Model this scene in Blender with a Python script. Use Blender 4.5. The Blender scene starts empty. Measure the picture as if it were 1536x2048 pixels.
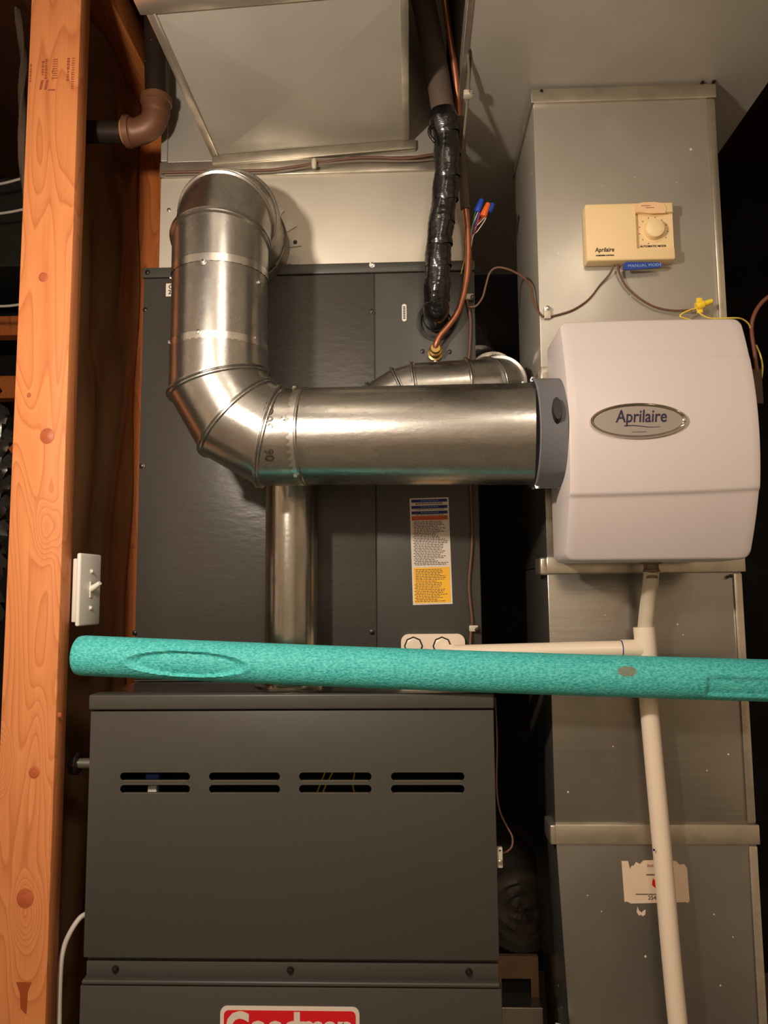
import bpy, bmesh, math, random
from mathutils import Vector, Matrix
random.seed(7)
S = bpy.context.scene
COL = S.collection

# ---------------------------------------------------------------- camera
CAM = Vector((0, 0, 1.2)); FPX = 1538.0
_p, _y, _r = math.radians(6), math.radians(-2), math.radians(-.5)
_f = Vector((math.sin(_y)*math.cos(_p), math.cos(_y)*math.cos(_p), math.sin(_p)))
_rt = Vector((math.cos(_y), -math.sin(_y), 0)); _up = _rt.cross(_f)
A_ = _rt*math.cos(_r) + _up*math.sin(_r); B_ = _up*math.cos(_r) - _rt*math.sin(_r)
cd = bpy.data.cameras.new('camera'); cam = bpy.data.objects.new('camera', cd); COL.objects.link(cam)
M = Matrix((A_, B_, -_f)).transposed().to_4x4(); M.translation = CAM
cam.matrix_world = M
cd.sensor_fit = 'VERTICAL'; cd.sensor_height = 36; cd.lens = FPX/2048*36; cd.clip_start = .01
S.camera = cam
def P(px, py, Y):
    """world point at depth Y seen at a pixel of the photograph"""
    d = _f*FPX + A_*(px-768) - B_*(py-1024)
    return Vector((d.x*Y/d.y, Y, d.z*Y/d.y + 1.2))

# ---------------------------------------------------------------- world, lights, exposure
w = bpy.data.worlds.new('world'); S.world = w; w.use_nodes = True
w.node_tree.nodes['Background'].inputs[0].default_value = (1, .82, .62, 1)
w.node_tree.nodes['Background'].inputs[1].default_value = .015
S.view_settings.view_transform = 'Standard'; S.view_settings.look = 'None'
S.view_settings.gamma = 1; S.view_settings.use_curve_mapping = False
S.view_settings.exposure = 0.65
def light(name, typ, loc, energy, col, size, target=None):
    l = bpy.data.lights.new(name, typ); l.energy = energy; l.color = col
    if typ == 'AREA': l.shape = 'DISK'; l.size = size
    else: l.shadow_soft_size = size
    o = bpy.data.objects.new(name, l); COL.objects.link(o); o.location = loc
    if target: o.rotation_euler = (Vector(target)-Vector(loc)).to_track_quat('-Z', 'Y').to_euler()
    return o
light('bare_bulb', 'POINT', (-.43, .35, 1.62), 22, (1, .86, .72), .03)
light('room_fill', 'POINT', (.25, -.45, 2.2), 13, (1, .86, .70), .12)  # added fill behind the camera, no lamp seen there

# ---------------------------------------------------------------- materials
def lin(c): return tuple((x/12.92 if x <= .04045 else ((x+.055)/1.055)**2.4) for x in [v/255 for v in c])
MATS = {}
def mat(name, col, rough=.5, metal=0., bump=None, vary=None, spec=.5, speck=None, coat=0, trans=0, emit=None, aniso=None, grime=None):
    """col sRGB 0-255. bump=(scale,strength,(stretch)); vary=(scale,amount,stretch); speck=(scale,thresh,rgb)"""
    if name in MATS: return MATS[name]
    m = bpy.data.materials.new(name); m.use_nodes = True; nt = m.node_tree; N = nt.nodes; L = nt.links
    b = N['Principled BSDF']; c = lin(col)
    b.inputs['Base Color'].default_value = (*c, 1); b.inputs['Roughness'].default_value = rough
    b.inputs['Metallic'].default_value = metal; b.inputs['Specular IOR Level'].default_value = spec
    b.inputs['Coat Weight'].default_value = coat; b.inputs['Transmission Weight'].default_value = trans
    tc = N.new('ShaderNodeTexCoord')
    def mapping(st):
        mp = N.new('ShaderNodeMapping'); mp.inputs['Scale'].default_value = st
        L.new(tc.outputs['Object'], mp.inputs[0]); return mp
    colsock = None
    if vary:
        mp = mapping(vary[2] if len(vary) > 2 else (1, 1, 1))
        n = N.new('ShaderNodeTexNoise'); n.inputs['Scale'].default_value = vary[0]; n.inputs['Detail'].default_value = 5
        L.new(mp.outputs[0], n.inputs[0])
        mr = N.new('ShaderNodeMapRange'); mr.inputs[1].default_value = .3; mr.inputs[2].default_value = .7
        mr.inputs[3].default_value = 1-vary[1]; mr.inputs[4].default_value = 1+vary[1]
        L.new(n.outputs[0], mr.inputs[0])
        mx = N.new('ShaderNodeMix'); mx.data_type = 'RGBA'; mx.blend_type = 'MULTIPLY'; mx.inputs[0].default_value = 1
        mx.inputs[6].default_value = (*c, 1); L.new(mr.outputs[0], mx.inputs[7]); colsock = mx.outputs[2]
        mr2 = N.new('ShaderNodeMapRange'); mr2.inputs[1].default_value = .3; mr2.inputs[2].default_value = .7
        mr2.inputs[3].default_value = rough*(1+vary[1]*.8); mr2.inputs[4].default_value = rough*(1-vary[1]*.8)
        L.new(n.outputs[0], mr2.inputs[0]); L.new(mr2.outputs[0], b.inputs['Roughness'])
    if grime:   # larger chalky smears of a second colour
        mp = mapping(grime[2]); n = N.new('ShaderNodeTexNoise'); n.inputs['Scale'].default_value = grime[0]
        n.inputs['Detail'].default_value = 6; n.inputs['Distortion'].default_value = 1.2; L.new(mp.outputs[0], n.inputs[0])
        mr = N.new('ShaderNodeMapRange'); mr.inputs[1].default_value = .55; mr.inputs[2].default_value = .8; mr.inputs[4].default_value = grime[1]
        L.new(n.outputs[0], mr.inputs[0])
        mx = N.new('ShaderNodeMix'); mx.data_type = 'RGBA'; L.new(mr.outputs[0], mx.inputs[0])
        if colsock: L.new(colsock, mx.inputs[6])
        else: mx.inputs[6].default_value = (*c, 1)
        mx.inputs[7].default_value = (*lin(grime[3]), 1); colsock = mx.outputs[2]
    if speck:
        v = N.new('ShaderNodeTexVoronoi'); v.inputs['Scale'].default_value = speck[0]; L.new(tc.outputs['Object'], v.inputs[0])
        n = N.new('ShaderNodeTexNoise'); n.inputs['Scale'].default_value = 9; L.new(tc.outputs['Object'], n.inputs[0])
        mu = N.new('ShaderNodeMath'); mu.operation = 'MULTIPLY'; L.new(n.outputs[0], mu.inputs[0]); mu.inputs[1].default_value = speck[1]*2
        lt = N.new('ShaderNodeMath'); lt.operation = 'LESS_THAN'; L.new(v.outputs['Distance'], lt.inputs[0]); L.new(mu.outputs[0], lt.inputs[1])
        # only some cells carry a fleck
        sp = N.new('ShaderNodeSeparateColor'); L.new(v.outputs['Color'], sp.inputs[0])
        gt = N.new('ShaderNodeMath'); gt.operation = 'GREATER_THAN'; L.new(sp.outputs[0], gt.inputs[0]); gt.inputs[1].default_value = .8
        m2 = N.new('ShaderNodeMath'); m2.operation = 'MULTIPLY'; L.new(lt.outputs[0], m2.inputs[0]); L.new(gt.outputs[0], m2.inputs[1])
        mx = N.new('ShaderNodeMix'); mx.data_type = 'RGBA'; L.new(m2.outputs[0], mx.inputs[0])
        if colsock: L.new(colsock, mx.inputs[6])
        else: mx.inputs[6].default_value = (*c, 1)
        mx.inputs[7].default_value = (*lin(speck[2]), 1); colsock = mx.outputs[2]
        inv = N.new('ShaderNodeMath'); inv.operation = 'SUBTRACT'; inv.inputs[0].default_value = 1; L.new(m2.outputs[0], inv.inputs[1])
        mm = N.new('ShaderNodeMath'); mm.operation = 'MULTIPLY'; L.new(inv.outputs[0], mm.inputs[0]); mm.inputs[1].default_value = metal
        L.new(mm.outputs[0], b.inputs['Metallic'])
    if colsock: L.new(colsock, b.inputs['Base Color'])
    if bump:
        mp = mapping(bump[2] if len(bump) > 2 else (1, 1, 1))
        n = N.new('ShaderNodeTexNoise'); n.inputs['Scale'].default_value = bump[0]; n.inputs['Detail'].default_value = 3
        L.new(mp.outputs[0], n.inputs[0])
        bp = N.new('ShaderNodeBump'); bp.inputs['Strength'].default_value = bump[1]; bp.inputs['Distance'].default_value = .002
        L.new(n.outputs[0], bp.inputs['Height']); L.new(bp.outputs[0], b.inputs['Normal'])
    if emit: b.inputs['Emission Color'].default_value = (*lin(emit[0]), 1); b.inputs['Emission Strength'].default_value = emit[1]
    MATS[name] = m; return m

def wood(name, light_c, dark_c, origin=(0, 0), seed=0., axis='Z'):
    """flat-sawn softwood: cathedral grain, knots and fine fibre, in object space along the board"""
    m = bpy.data.materials.new(name); m.use_nodes = True; nt = m.node_tree; N = nt.nodes; L = nt.links
    b = N['Principled BSDF']; b.inputs['Roughness'].default_value = .55; b.inputs['Specular IOR Level'].default_value = .3
    tc = N.new('ShaderNodeTexCoord')
    mp = N.new('ShaderNodeMapping'); mp.inputs['Location'].default_value = (seed, seed*.7, seed*1.3)
    mp.inputs['Scale'].default_value = (1, 1, .16) if axis == 'Z' else (1, .16, 1)
    L.new(tc.outputs['Object'], mp.inputs[0])
    n = N.new('ShaderNodeTexNoise'); n.inputs['Scale'].default_value = 13; n.inputs['Detail'].default_value = 1.0; n.inputs['Distortion'].default_value = .6
    L.new(mp.outputs[0], n.inputs[0])
    # knots: sparse voronoi bumps that bend the rings
    v = N.new('ShaderNodeTexVoronoi'); v.inputs['Scale'].default_value = 6.5
    mp3 = N.new('ShaderNodeMapping'); mp3.inputs['Scale'].default_value = (1.6, .2, .7) if axis == 'Z' else (1.6, .7, .2)
    mp3.inputs['Location'].default_value = (seed*2, 0, seed)
    L.new(tc.outputs['Object'], mp3.inputs[0]); L.new(mp3.outputs[0], v.inputs[0])
    kn = N.new('ShaderNodeMapRange'); kn.inputs[1].default_value = 0; kn.inputs[2].default_value = .34; kn.inputs[3].default_value = .55; kn.inputs[4].default_value = 0
    kn.interpolation_type = 'SMOOTHSTEP'; L.new(v.outputs['Distance'], kn.inputs[0])
    ad = N.new('ShaderNodeMath'); L.new(n.outputs[0], ad.inputs[0]); L.new(kn.outputs[0], ad.inputs[1])
    mu = N.new('ShaderNodeMath'); mu.operation = 'MULTIPLY'; mu.inputs[1].default_value = 15; L.new(ad.outputs[0], mu.inputs[0])
    fr = N.new('ShaderNodeMath'); fr.operation = 'FRACT'; L.new(mu.outputs[0], fr.inputs[0])
    r1 = N.new('ShaderNodeValToRGB'); e = r1.color_ramp.elements
    e[0].position = 0; e[0].color = (0, 0, 0, 1); e[1].position = .70; e[1].color = (.35, .35, .35, 1)
    x = e.new(.90); x.color = (.85, .85, .85, 1); x = e.new(1); x.color = (0, 0, 0, 1)
    L.new(fr.outputs[0], r1.inputs[0])
    mpf = N.new('ShaderNodeMapping'); mpf.inputs['Scale'].default_value = (1, 1, .02) if axis == 'Z' else (1, .02, 1)
    L.new(tc.outputs['Object'], mpf.inputs[0])
    nf = N.new('ShaderNodeTexNoise'); nf.inputs['Scale'].default_value = 260; nf.inputs['Detail'].default_value = 2; L.new(mpf.outputs[0], nf.inputs[0])
    a2 = N.new('ShaderNodeMath'); a2.operation = 'MULTIPLY_ADD'; L.new(nf.outputs[0], a2.inputs[0]); a2.inputs[1].default_value = .35
    m4 = N.new('ShaderNodeMath'); m4.operation = 'MULTIPLY'; m4.inputs[1].default_value = .55; L.new(r1.outputs[0], m4.inputs[0]); L.new(m4.outputs[0], a2.inputs[2])
    core = N.new('ShaderNodeMapRange'); core.inputs[1].default_value = .05; core.inputs[2].default_value = .10; core.inputs[3].default_value = .8; core.inputs[4].default_value = 0
    L.new(v.outputs['Distance'], core.inputs[0])
    a3 = N.new('ShaderNodeMath'); a3.use_clamp = True; L.new(a2.outputs[0], a3.inputs[0]); L.new(core.outputs[0], a3.inputs[1])
    mx = N.new('ShaderNodeMix'); mx.data_type = 'RGBA'; L.new(a3.outputs[0], mx.inputs[0])
    mx.inputs[6].default_value = (*lin(light_c), 1); mx.inputs[7].default_value = (*lin(dark_c), 1)
    L.new(mx.outputs[2], b.inputs['Base Color'])
    bp = N.new('ShaderNodeBump'); bp.inputs['Strength'].default_value = .25; bp.inputs['Distance'].default_value = .001
    L.new(a2.outputs[0], bp.inputs['Height']); L.new(bp.outputs[0], b.inputs['Normal'])
    return m

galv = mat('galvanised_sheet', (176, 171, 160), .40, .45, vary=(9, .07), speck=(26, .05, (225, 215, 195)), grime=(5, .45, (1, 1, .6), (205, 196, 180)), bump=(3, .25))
galv_lit = mat('galvanised_sheet_bounce_lit', (232, 226, 214), .38, .25, vary=(9, .05), speck=(26, .05, (235, 225, 205)), grime=(5, .25, (1, 1, .6), (215, 206, 190)))  # sheet colour lightened to stand in for floor bounce on the duct undersides
galv_dark = mat('galvanised_sheet_dark', (140, 139, 134), .30, .85, vary=(4, .22), speck=(22, .06, (225, 215, 195)), grime=(4, .4, (1, 1, .45), (196, 190, 178)), bump=(3, .35))  # darker base colour, for the lowest return duct section
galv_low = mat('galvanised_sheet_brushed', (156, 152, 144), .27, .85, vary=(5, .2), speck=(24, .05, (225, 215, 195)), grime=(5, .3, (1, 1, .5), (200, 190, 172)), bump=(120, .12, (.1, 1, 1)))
galv_bright = mat('galvanised_plate_bright', (205, 197, 182), .5, .35, vary=(8, .06), bump=(3, .2))
galv_trim = mat('galvanised_trim', (190, 182, 166), .30, .8, vary=(30, .14), bump=(40, .1))
shiny = mat('new_galvanised_pipe', (226, 223, 217), .27, 1.0, vary=(30, .10, (1, 1, 1)), bump=(55, .12))
shiny_h = mat('new_galvanised_pipe_spangled', (226, 223, 217), .27, 1.0, vary=(60, .12, (.35, 1, 1)), bump=(180, .10, (.5, 1, 1)))
vent_m = mat('vent_pipe_zinc', (215, 210, 198), .22, 1.0, vary=(45, .16, (1, 1, .4)), bump=(160, .08))
screw_m = mat('zinc_screw', (215, 212, 205), .25, 1.0)
dark_screw = mat('dark_screw', (60, 58, 55), .35, .9)
cab = mat('charcoal_painted_steel', (68, 66, 61), .42, .0, bump=(60, .06), vary=(3, .05))
cab_peel = mat('charcoal_steel_orange_peel', (68, 64, 59), .34, .0, bump=(110, .22, (.35, 1, 1)), vary=(3, .04))
gap_shade = mat('gap_shade_black', (14, 13, 12), .8)
humid = mat('humidifier_cover_plastic', (208, 198, 196), .38, vary=(4, .015))
humid_grey = mat('humidifier_grey_plastic', (150, 150, 155), .45)
black_pl = mat('black_plastic', (20, 19, 18), .35)
beige = mat('thermostat_plastic', (236, 208, 158), .45)
beige_lt = mat('thermostat_knob_plastic', (243, 216, 165), .42)
chrome = mat('badge_chrome', (205, 198, 188), .12, 1.0)
badge_f = mat('badge_brushed_silver', (158, 148, 140), .4, .35)
navy = mat('navy_print', (28, 24, 60), .5)
ink = mat('black_print', (40, 34, 30), .6)
red = mat('badge_red', (214, 22, 34), .35)
white = mat('white_plastic', (228, 224, 212), .35)
label_w = mat('label_paper_white', (222, 210, 196), .6)
paper = mat('torn_paper_label', (232, 210, 184), .7, vary=(14, .04))
yellow = mat('label_yellow', (248, 186, 32), .5)
blue_l = mat('label_blue', (26, 34, 112), .5)
orange_l = mat('label_orange', (196, 82, 22), .5)
pvc = mat('pvc_plastic', (240, 222, 200), .32)
tube_m = mat('drain_tube_vinyl', (205, 190, 168), .3, spec=.6)
copper = mat('copper_tube', (176, 112, 82), .42, .8, vary=(30, .2), grime=(20, .5, (1, 1, .5), (96, 60, 40)))
brass = mat('brass_fitting', (196, 160, 96), .3, .95)
foam_blk = mat('black_foam_insulation', (88, 74, 64), .75, bump=(120, .2), vary=(20, .1))
tape_blk = mat('black_vinyl_tape', (20, 18, 18), .22, spec=.7, bump=(55, .5, (1, 1, 3)))
black_iron = mat('black_iron_pipe', (50, 40, 33), .4, .4, speck=(90, .14, (200, 190, 170)), vary=(20, .2))
brown_iron = mat('rusty_brown_elbow', (112, 74, 52), .5, .25, vary=(24, .18), bump=(60, .15), speck=(60, .05, (220, 190, 150)))
thread = mat('thread_paste', (196, 150, 84), .6)
wire_br = mat('brown_wire', (104, 70, 54), .5)
wire_gr = mat('grey_wire', (120, 108, 92), .5)
wire_y = mat('yellow_wire', (238, 206, 88), .45)
wire_w = mat('white_wire', (214, 206, 190), .5)
wire_r = mat('red_wire', (190, 54, 40), .5)
wire_g = mat('green_wire', (70, 130, 70), .5)
wire_b = mat('blue_wire', (40, 70, 190), .5)
nut_y = mat('yellow_wire_nut', (246, 212, 52), .4)
nut_b = mat('blue_wire_nut', (26, 70, 190), .4)
nut_o = mat('orange_wire_nut', (240, 104, 36), .4)
clip_m = mat('nylon_clip', (200, 190, 170), .4)
poly = mat('plastic_vapour_sheet', (206, 156, 112), .34, vary=(2.5, .2), spec=.5, bump=(8, .4, (1, 1, .35)))
ply = mat('plywood_brown', (136, 104, 74), .7, vary=(10, .25), bump=(30, .3))
concrete = mat('concrete', (146, 138, 122), .9, vary=(6, .2), bump=(20, .3))
drywall = mat('drywall_beige', (226, 215, 198), .85, vary=(2, .06))
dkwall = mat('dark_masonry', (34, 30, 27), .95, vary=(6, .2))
dark_steel = mat('dark_duct_steel', (54, 56, 50), .5, .4, vary=(5, .15))
flex = mat('dark_grey_flex_duct', (92, 82, 76), .5, bump=(30, .5), vary=(14, .3))
foil = mat('crumpled_foil', (110, 108, 104), .35, .9, bump=(14, .8))
stud_m = wood('fir_stud_orange', (226, 148, 92), (178, 96, 50), seed=3.1)
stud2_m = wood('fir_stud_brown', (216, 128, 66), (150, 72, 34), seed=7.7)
beam_m = wood('fir_plate', (206, 128, 66), (150, 78, 34), seed=1.7, axis='Y')
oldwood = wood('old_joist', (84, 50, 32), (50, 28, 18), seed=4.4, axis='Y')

# ---------------------------------------------------------------- object helpers
ORI = {}
def empty(name, loc, label, cat, group=None):
    o = bpy.data.objects.new(name, None); COL.objects.link(o); o.location = loc; o.empty_display_size = .05
    o['label'] = label; o['category'] = cat
    if group: o['group'] = group
    ORI[o.name] = Vector(loc); return o
def obj(name, bm, m, parent=None, label=None, cat=None, kind=None, group=None, smooth=None, origin=None):
    """link a bmesh given in world coordinates as one object; origin at its bottom centre"""
    bmesh.ops.recalc_face_normals(bm, faces=bm.faces)
    if origin is None:
        xs = [v.co for v in bm.verts]
        lo = [min(c[i] for c in xs) for i in range(3)]; hi = [max(c[i] for c in xs) for i in range(3)]
        origin = Vector(((lo[0]+hi[0])/2, (lo[1]+hi[1])/2, lo[2]))
    bmesh.ops.translate(bm, verts=bm.verts, vec=-Vector(origin))
    me = bpy.data.meshes.new(name); bm.to_mesh(me); bm.free()
    for mm in (m if isinstance(m, (list, tuple)) else [m]): me.materials.append(mm)
    if smooth is not None:
        for p in me.polygons: p.use_smooth = True
        me.set_sharp_from_angle(angle=math.radians(smooth))
    o = bpy.data.objects.new(name, me); COL.objects.link(o)
    ORI[o.name] = Vector(origin)
    if parent is not None:
        o.parent = parent; o.location = Vector(origin) - ORI[parent.name]
    else: o.location = origin
    if label: o['label'] = label
    if cat: o['category'] = cat
    if kind: o['kind'] = kind
    if group: o['group'] = group
    return o
def box(bm, x0, x1, y0, y1, z0, z1, bev=0, seg=2):
    g = bmesh.ops.create_cube(bm, size=1)
    bmesh.ops.scale(bm, vec=(x1-x0, y1-y0, z1-z0), verts=g['verts'])
    bmesh.ops.translate(bm, vec=((x0+x1)/2, (y0+y1)/2, (z0+z1)/2), verts=g['verts'])
    if bev:
        es = {e for v in g['verts'] for e in v.link_edges}
        bmesh.ops.bevel(bm, geom=list(es), offset=bev, segments=seg, affect='EDGES', profile=.5)
    return bm
def B(*a, **k): return box(bmesh.new(), *a, **k)
def prism(bm, pts, y0, y1):
    """polygon (x,z) extruded between depths y0,y1"""
    a = [bm.verts.new((x, y0, z)) for x, z in pts]; b = [bm.verts.new((x, y1, z)) for x, z in pts]
    bm.faces.new(a); bm.faces.new(b[::-1]); n = len(pts)
    for i in range(n): bm.faces.new((a[i], b[i], b[(i+1) % n], a[(i+1) % n]))
    return bm
def frame(t):
    t = t.normalized(); u = Vector((0, 0, 1)) if abs(t.z) < .9 else Vector((0, 1, 0))
    s = t.cross(u).normalized(); return s, s.cross(t).normalized()
def catmull(pts, n):
    pts = [Vector(p) for p in pts]; out = []
    ext = [pts[0]*2-pts[1]] + pts + [pts[-1]*2-pts[-2]]
    for i in range(1, len(ext)-2):
        p0, p1, p2, p3 = ext[i-1:i+3]
        for k in range(n):
            t = k/n
            out.append(.5*((2*p1)+(p2-p0)*t+(2*p0-5*p1+4*p2-p3)*t*t+(3*p1-p0-3*p2+p3)*t**3))
    out.append(pts[-1]); return out
def sweep(bm, pts, rad, seg=12, cap=True):
    """tube with parallel-transported frames; rad number, list or function(i, angle)"""
    pts = [Vector(p) for p in pts]; rings = []; s = u = None
    for i, p in enumerate(pts):
        t = (pts[min(i+1, len(pts)-1)]-pts[max(i-1, 0)]).normalized()
        if s is None: s, u = frame(t)
        else: s = (s - t*s.dot(t)).normalized(); u = s.cross(t).normalized()
        ring = []
        for k in range(seg):
            a = 2*math.pi*k/seg
            r = rad(i, a) if callable(rad) else (rad[i] if isinstance(rad, (list, tuple)) else rad)
            ring.append(bm.verts.new(p + s*(r*math.cos(a)) + u*(r*math.sin(a))))
        rings.append(ring)
    for r0, r1 in zip(rings, rings[1:]):
        for k in range(seg): bm.faces.new((r0[k], r0[(k+1) % seg], r1[(k+1) % seg], r1[k]))
    if cap: bm.faces.new(rings[0][::-1]); bm.faces.new(rings[-1])
    return bm
def T(pts, rad, seg=12, n=0, cap=True):
    return sweep(bmesh.new(), catmull(pts, n) if n else pts, rad, seg, cap)
def mitre(bm, a, b, na, nb, r0, r1=None, seg=48, bead_a=0, bead_b=0, bw=.004):
    """sheet-metal pipe piece from a to b whose ends lie in the planes with normals na, nb; rolled beads at the ends"""
    r1 = r1 or r0; a, b = Vector(a), Vector(b); t = (b-a).normalized(); s, u = frame(t)
    L_ = (b-a).length
    prof = [(0, r0)]
    if bead_a: prof = [(0, r0+bead_a*.4), (bw*.4, r0+bead_a), (bw, r0+bead_a), (bw*1.4, r0)]
    prof2 = [(1, r1)]
    if bead_b: prof2 = [(-bw*1.4, r1), (-bw, r1+bead_b), (-bw*.4, r1+bead_b), (0, r1+bead_b*.4)]
    rings = []
    def ring(base, nrm, off, r):
        R = []
        for k in range(seg):
            q = 2*math.pi*k/seg; d = s*math.cos(q)*r + u*math.sin(q)*r
            n = Vector(nrm); h = -d.dot(n)/t.dot(n)
            R.append(bm.verts.new(base + d + t*(h+off)))
        return R
    for o_, r in prof: rings.append(ring(a, na, o_, r))
    if bead_b:
        for o_, r in prof2: rings.append(ring(b, nb, o_, r))
    else: rings.append(ring(b, nb, 0, r1))
    for x, y in zip(rings, rings[1:]):
        for k in range(seg): bm.faces.new((x[k], x[(k+1) % seg], y[(k+1) % seg], y[k]))
    return bm
def lathe(bm, axis_p, axis_d, prof, seg=24, cap=True):
    """prof list of (distance along axis, radius)"""
    axis_p = Vector(axis_p); t = Vector(axis_d).normalized(); s, u = frame(t); rings = []
    for h, r in prof:
        rings.append([bm.verts.new(axis_p + t*h + (s*math.cos(2*math.pi*k/seg)+u*math.sin(2*math.pi*k/seg))*r) for k in range(seg)])
    for x, y in zip(rings, rings[1:]):
        for k in range(seg): bm.faces.new((x[k], x[(k+1) % seg], y[(k+1) % seg], y[k]))
    if cap: bm.faces.new(rings[0][::-1]); bm.faces.new(rings[-1])
    return bm
def LT(*a, **k): return lathe(bmesh.new(), *a, **k)
def screw(p, d, r=.0035, parent=None, m=None, name='screw'):
    """hex washer-head screw on a surface at p, outward direction d"""
    bm = LT(p, d, [(-.003, r*1.35), (r*.25, r*1.35), (r*.3, r), (r*1.0, r*.92), (r*1.1, r*.6)], seg=8)
    return obj(name, bm, m or screw_m, parent, smooth=35)
_fontcache = None
def text_bm(s, size, fn, bold=0, shear=0, space=1.0, align='LEFT', thick=.0003, res=3):
    """text as a mesh; fn maps (x, y, z) of the text plane to the world"""
    c = bpy.data.curves.new('t', 'FONT'); c.body = s; c.size = size; c.offset = bold; c.shear = shear
    c.space_character = space; c.align_x = align; c.extrude = thick; c.resolution_u = res
    o = bpy.data.objects.new('t', c); COL.objects.link(o)
    dg = bpy.context.evaluated_depsgraph_get(); dg.update()
    me = bpy.data.meshes.new_from_object(o.evaluated_get(dg)); bpy.data.objects.remove(o)
    bm = bmesh.new(); bm.from_mesh(me); bpy.data.meshes.remove(me)
    for v in bm.verts: v.co = fn(v.co.x, v.co.y, v.co.z)
    return bm
def front(x0, y, z0, rot=0, sx=1.0, tilt=0):
    """text plane facing the camera side (-Y) at (x0,y,z0)"""
    c, s = math.cos(rot), math.sin(rot)
    return lambda a, b, d: Vector((x0 + a*sx*c - b*s, y - d + a*tilt, z0 + a*sx*s + b*c))
def merge(*bms):
    out = bmesh.new()
    for b in bms:
        b.verts.index_update(); vs = [out.verts.new(v.co) for v in b.verts]
        for f in b.faces: out.faces.new([vs[v.index] for v in f.verts])
        b.free()
    return out
def stadium(xc, zc, w_, h_, n=8):
    r = h_/2; pts = []
    for k in range(n+1):
        a = -math.pi/2 + math.pi*k/n; pts.append((xc+w_/2-r+r*math.cos(a), zc+r*math.sin(a)))
    for k in range(n+1):
        a = math.pi/2 + math.pi*k/n; pts.append((xc-w_/2+r+r*math.cos(a), zc+r*math.sin(a)))
    return pts
def rrect(x0, x1, z0, z1, r, n=5):
    pts = []
    for cx, cz, a0 in ((x1-r, z0+r, -90), (x1-r, z1-r, 0), (x0+r, z1-r, 90), (x0+r, z0+r, 180)):
        for k in range(n+1):
            a = math.radians(a0+90*k/n); pts.append((cx+r*math.cos(a), cz+r*math.sin(a)))
    return pts
def cut(bm, cutters):
    """boolean difference of bm with a cutter bmesh, returns new bmesh"""
    def tmp(b):
        bmesh.ops.recalc_face_normals(b, faces=b.faces)
        me = bpy.data.meshes.new('x'); b.to_mesh(me); b.free(); o = bpy.data.objects.new('x', me); COL.objects.link(o); return o
    a, c = tmp(bm), tmp(cutters)
    md = a.modifiers.new('b', 'BOOLEAN'); md.operation = 'DIFFERENCE'; md.object = c; md.solver = 'EXACT'
    dg = bpy.context.evaluated_depsgraph_get(); dg.update()
    me = bpy.data.meshes.new_from_object(a.evaluated_get(dg)); out = bmesh.new(); out.from_mesh(me)
    for o in (a, c): bpy.data.objects.remove(o)
    bpy.data.meshes.remove(me); return out
def wire(name, pts, r, m, label=None, cat='wire', parent=None, n=6, seg=8, group=None):
    return obj(name, T([P(*p) for p in pts], r, seg, n), m, parent, label, cat if parent is None else None, smooth=60, group=group)

# ================================================================ THE SETTING
def struct(name, bm, m): return obj(name, bm, m, kind='structure')
struct('floor', B(-2.2, 2.2, -2.2, 2.7, -.1, 0), concrete)
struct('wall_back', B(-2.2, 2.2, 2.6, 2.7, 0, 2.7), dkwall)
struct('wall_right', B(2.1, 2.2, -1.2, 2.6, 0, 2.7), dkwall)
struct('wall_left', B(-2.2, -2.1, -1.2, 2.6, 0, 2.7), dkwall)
# unseen front half of the basement, pale walls added for the pipes to reflect
struct('wall_room_left', B(-1.55, -1.5, -1.1, .75, 0, 2.5), drywall)
struct('wall_room_right', B(1.5, 1.55, -1.1, .75, 0, 2.5), drywall)
struct('reflected_stud_1', B(-1.497, -1.46, .05, .16, 0, 2.3), stud2_m)  # unseen stud boards added to put orange streaks in the pipe reflections
struct('reflected_stud_2', B(-.62, -.52, -1.097, -1.06, 0, 2.3), stud2_m)
struct('reflected_stud_3', B(.75, .85, -1.097, -1.06, 0, 2.3), stud2_m)
struct('wall_front', B(-2.1, 2.1, -1.2, -1.1, 0, 2.7), drywall)
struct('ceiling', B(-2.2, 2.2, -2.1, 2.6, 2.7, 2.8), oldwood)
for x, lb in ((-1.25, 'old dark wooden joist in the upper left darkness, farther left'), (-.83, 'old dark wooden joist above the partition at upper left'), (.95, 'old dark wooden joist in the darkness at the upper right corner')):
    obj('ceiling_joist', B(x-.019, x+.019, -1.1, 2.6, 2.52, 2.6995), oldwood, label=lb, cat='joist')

# side partition seen edge-on: sheathing with a plastic sheet over it
struct('wall_partition', B(-.657, -.645, 1.24, 2.3, 0, 2.36), ply)
bm = bmesh.new(); nu, nv = 40, 60; g = []
for i in range(nu):
    row = []
    for j in range(nv):
        y = 1.245 + (1.69-1.245)*i/(nu-1); z = .3 + 2.05*j/(nv-1)
        d = .006*math.sin(y*38 + 2.3*math.sin(z*3.1)) + .007*math.sin(z*5.2 + y*22) + .004*math.sin(z*13-y*47)
        row.append(bm.verts.new((-.626 + d, y, z)))
    g.append(row)
for i in range(nu-1):
    for j in range(nv-1): bm.faces.new((g[i][j], g[i+1][j], g[i+1][j+1], g[i][j+1]))
bmesh.ops.solidify(bm, geom=bm.faces, thickness=.001)
obj('plastic_sheet', bm, poly, label='brown wrinkled plastic sheet on the partition between the two wooden studs', cat='plastic sheet', smooth=180)

# ================================================================ WOOD FRAMING
def board(name, q, m, label, group=None):
    return obj(name, q, m, label=label, cat='stud', group=group, smooth=30)
bm = bmesh.new(); box(bm, -.641, -.5535, 1.20, 1.238, .0, 2.36, bev=.0025)
stud = board('wooden_stud', bm, stud_m, 'large orange fir stud standing nearest, with printed grade stamp and knots')
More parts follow.
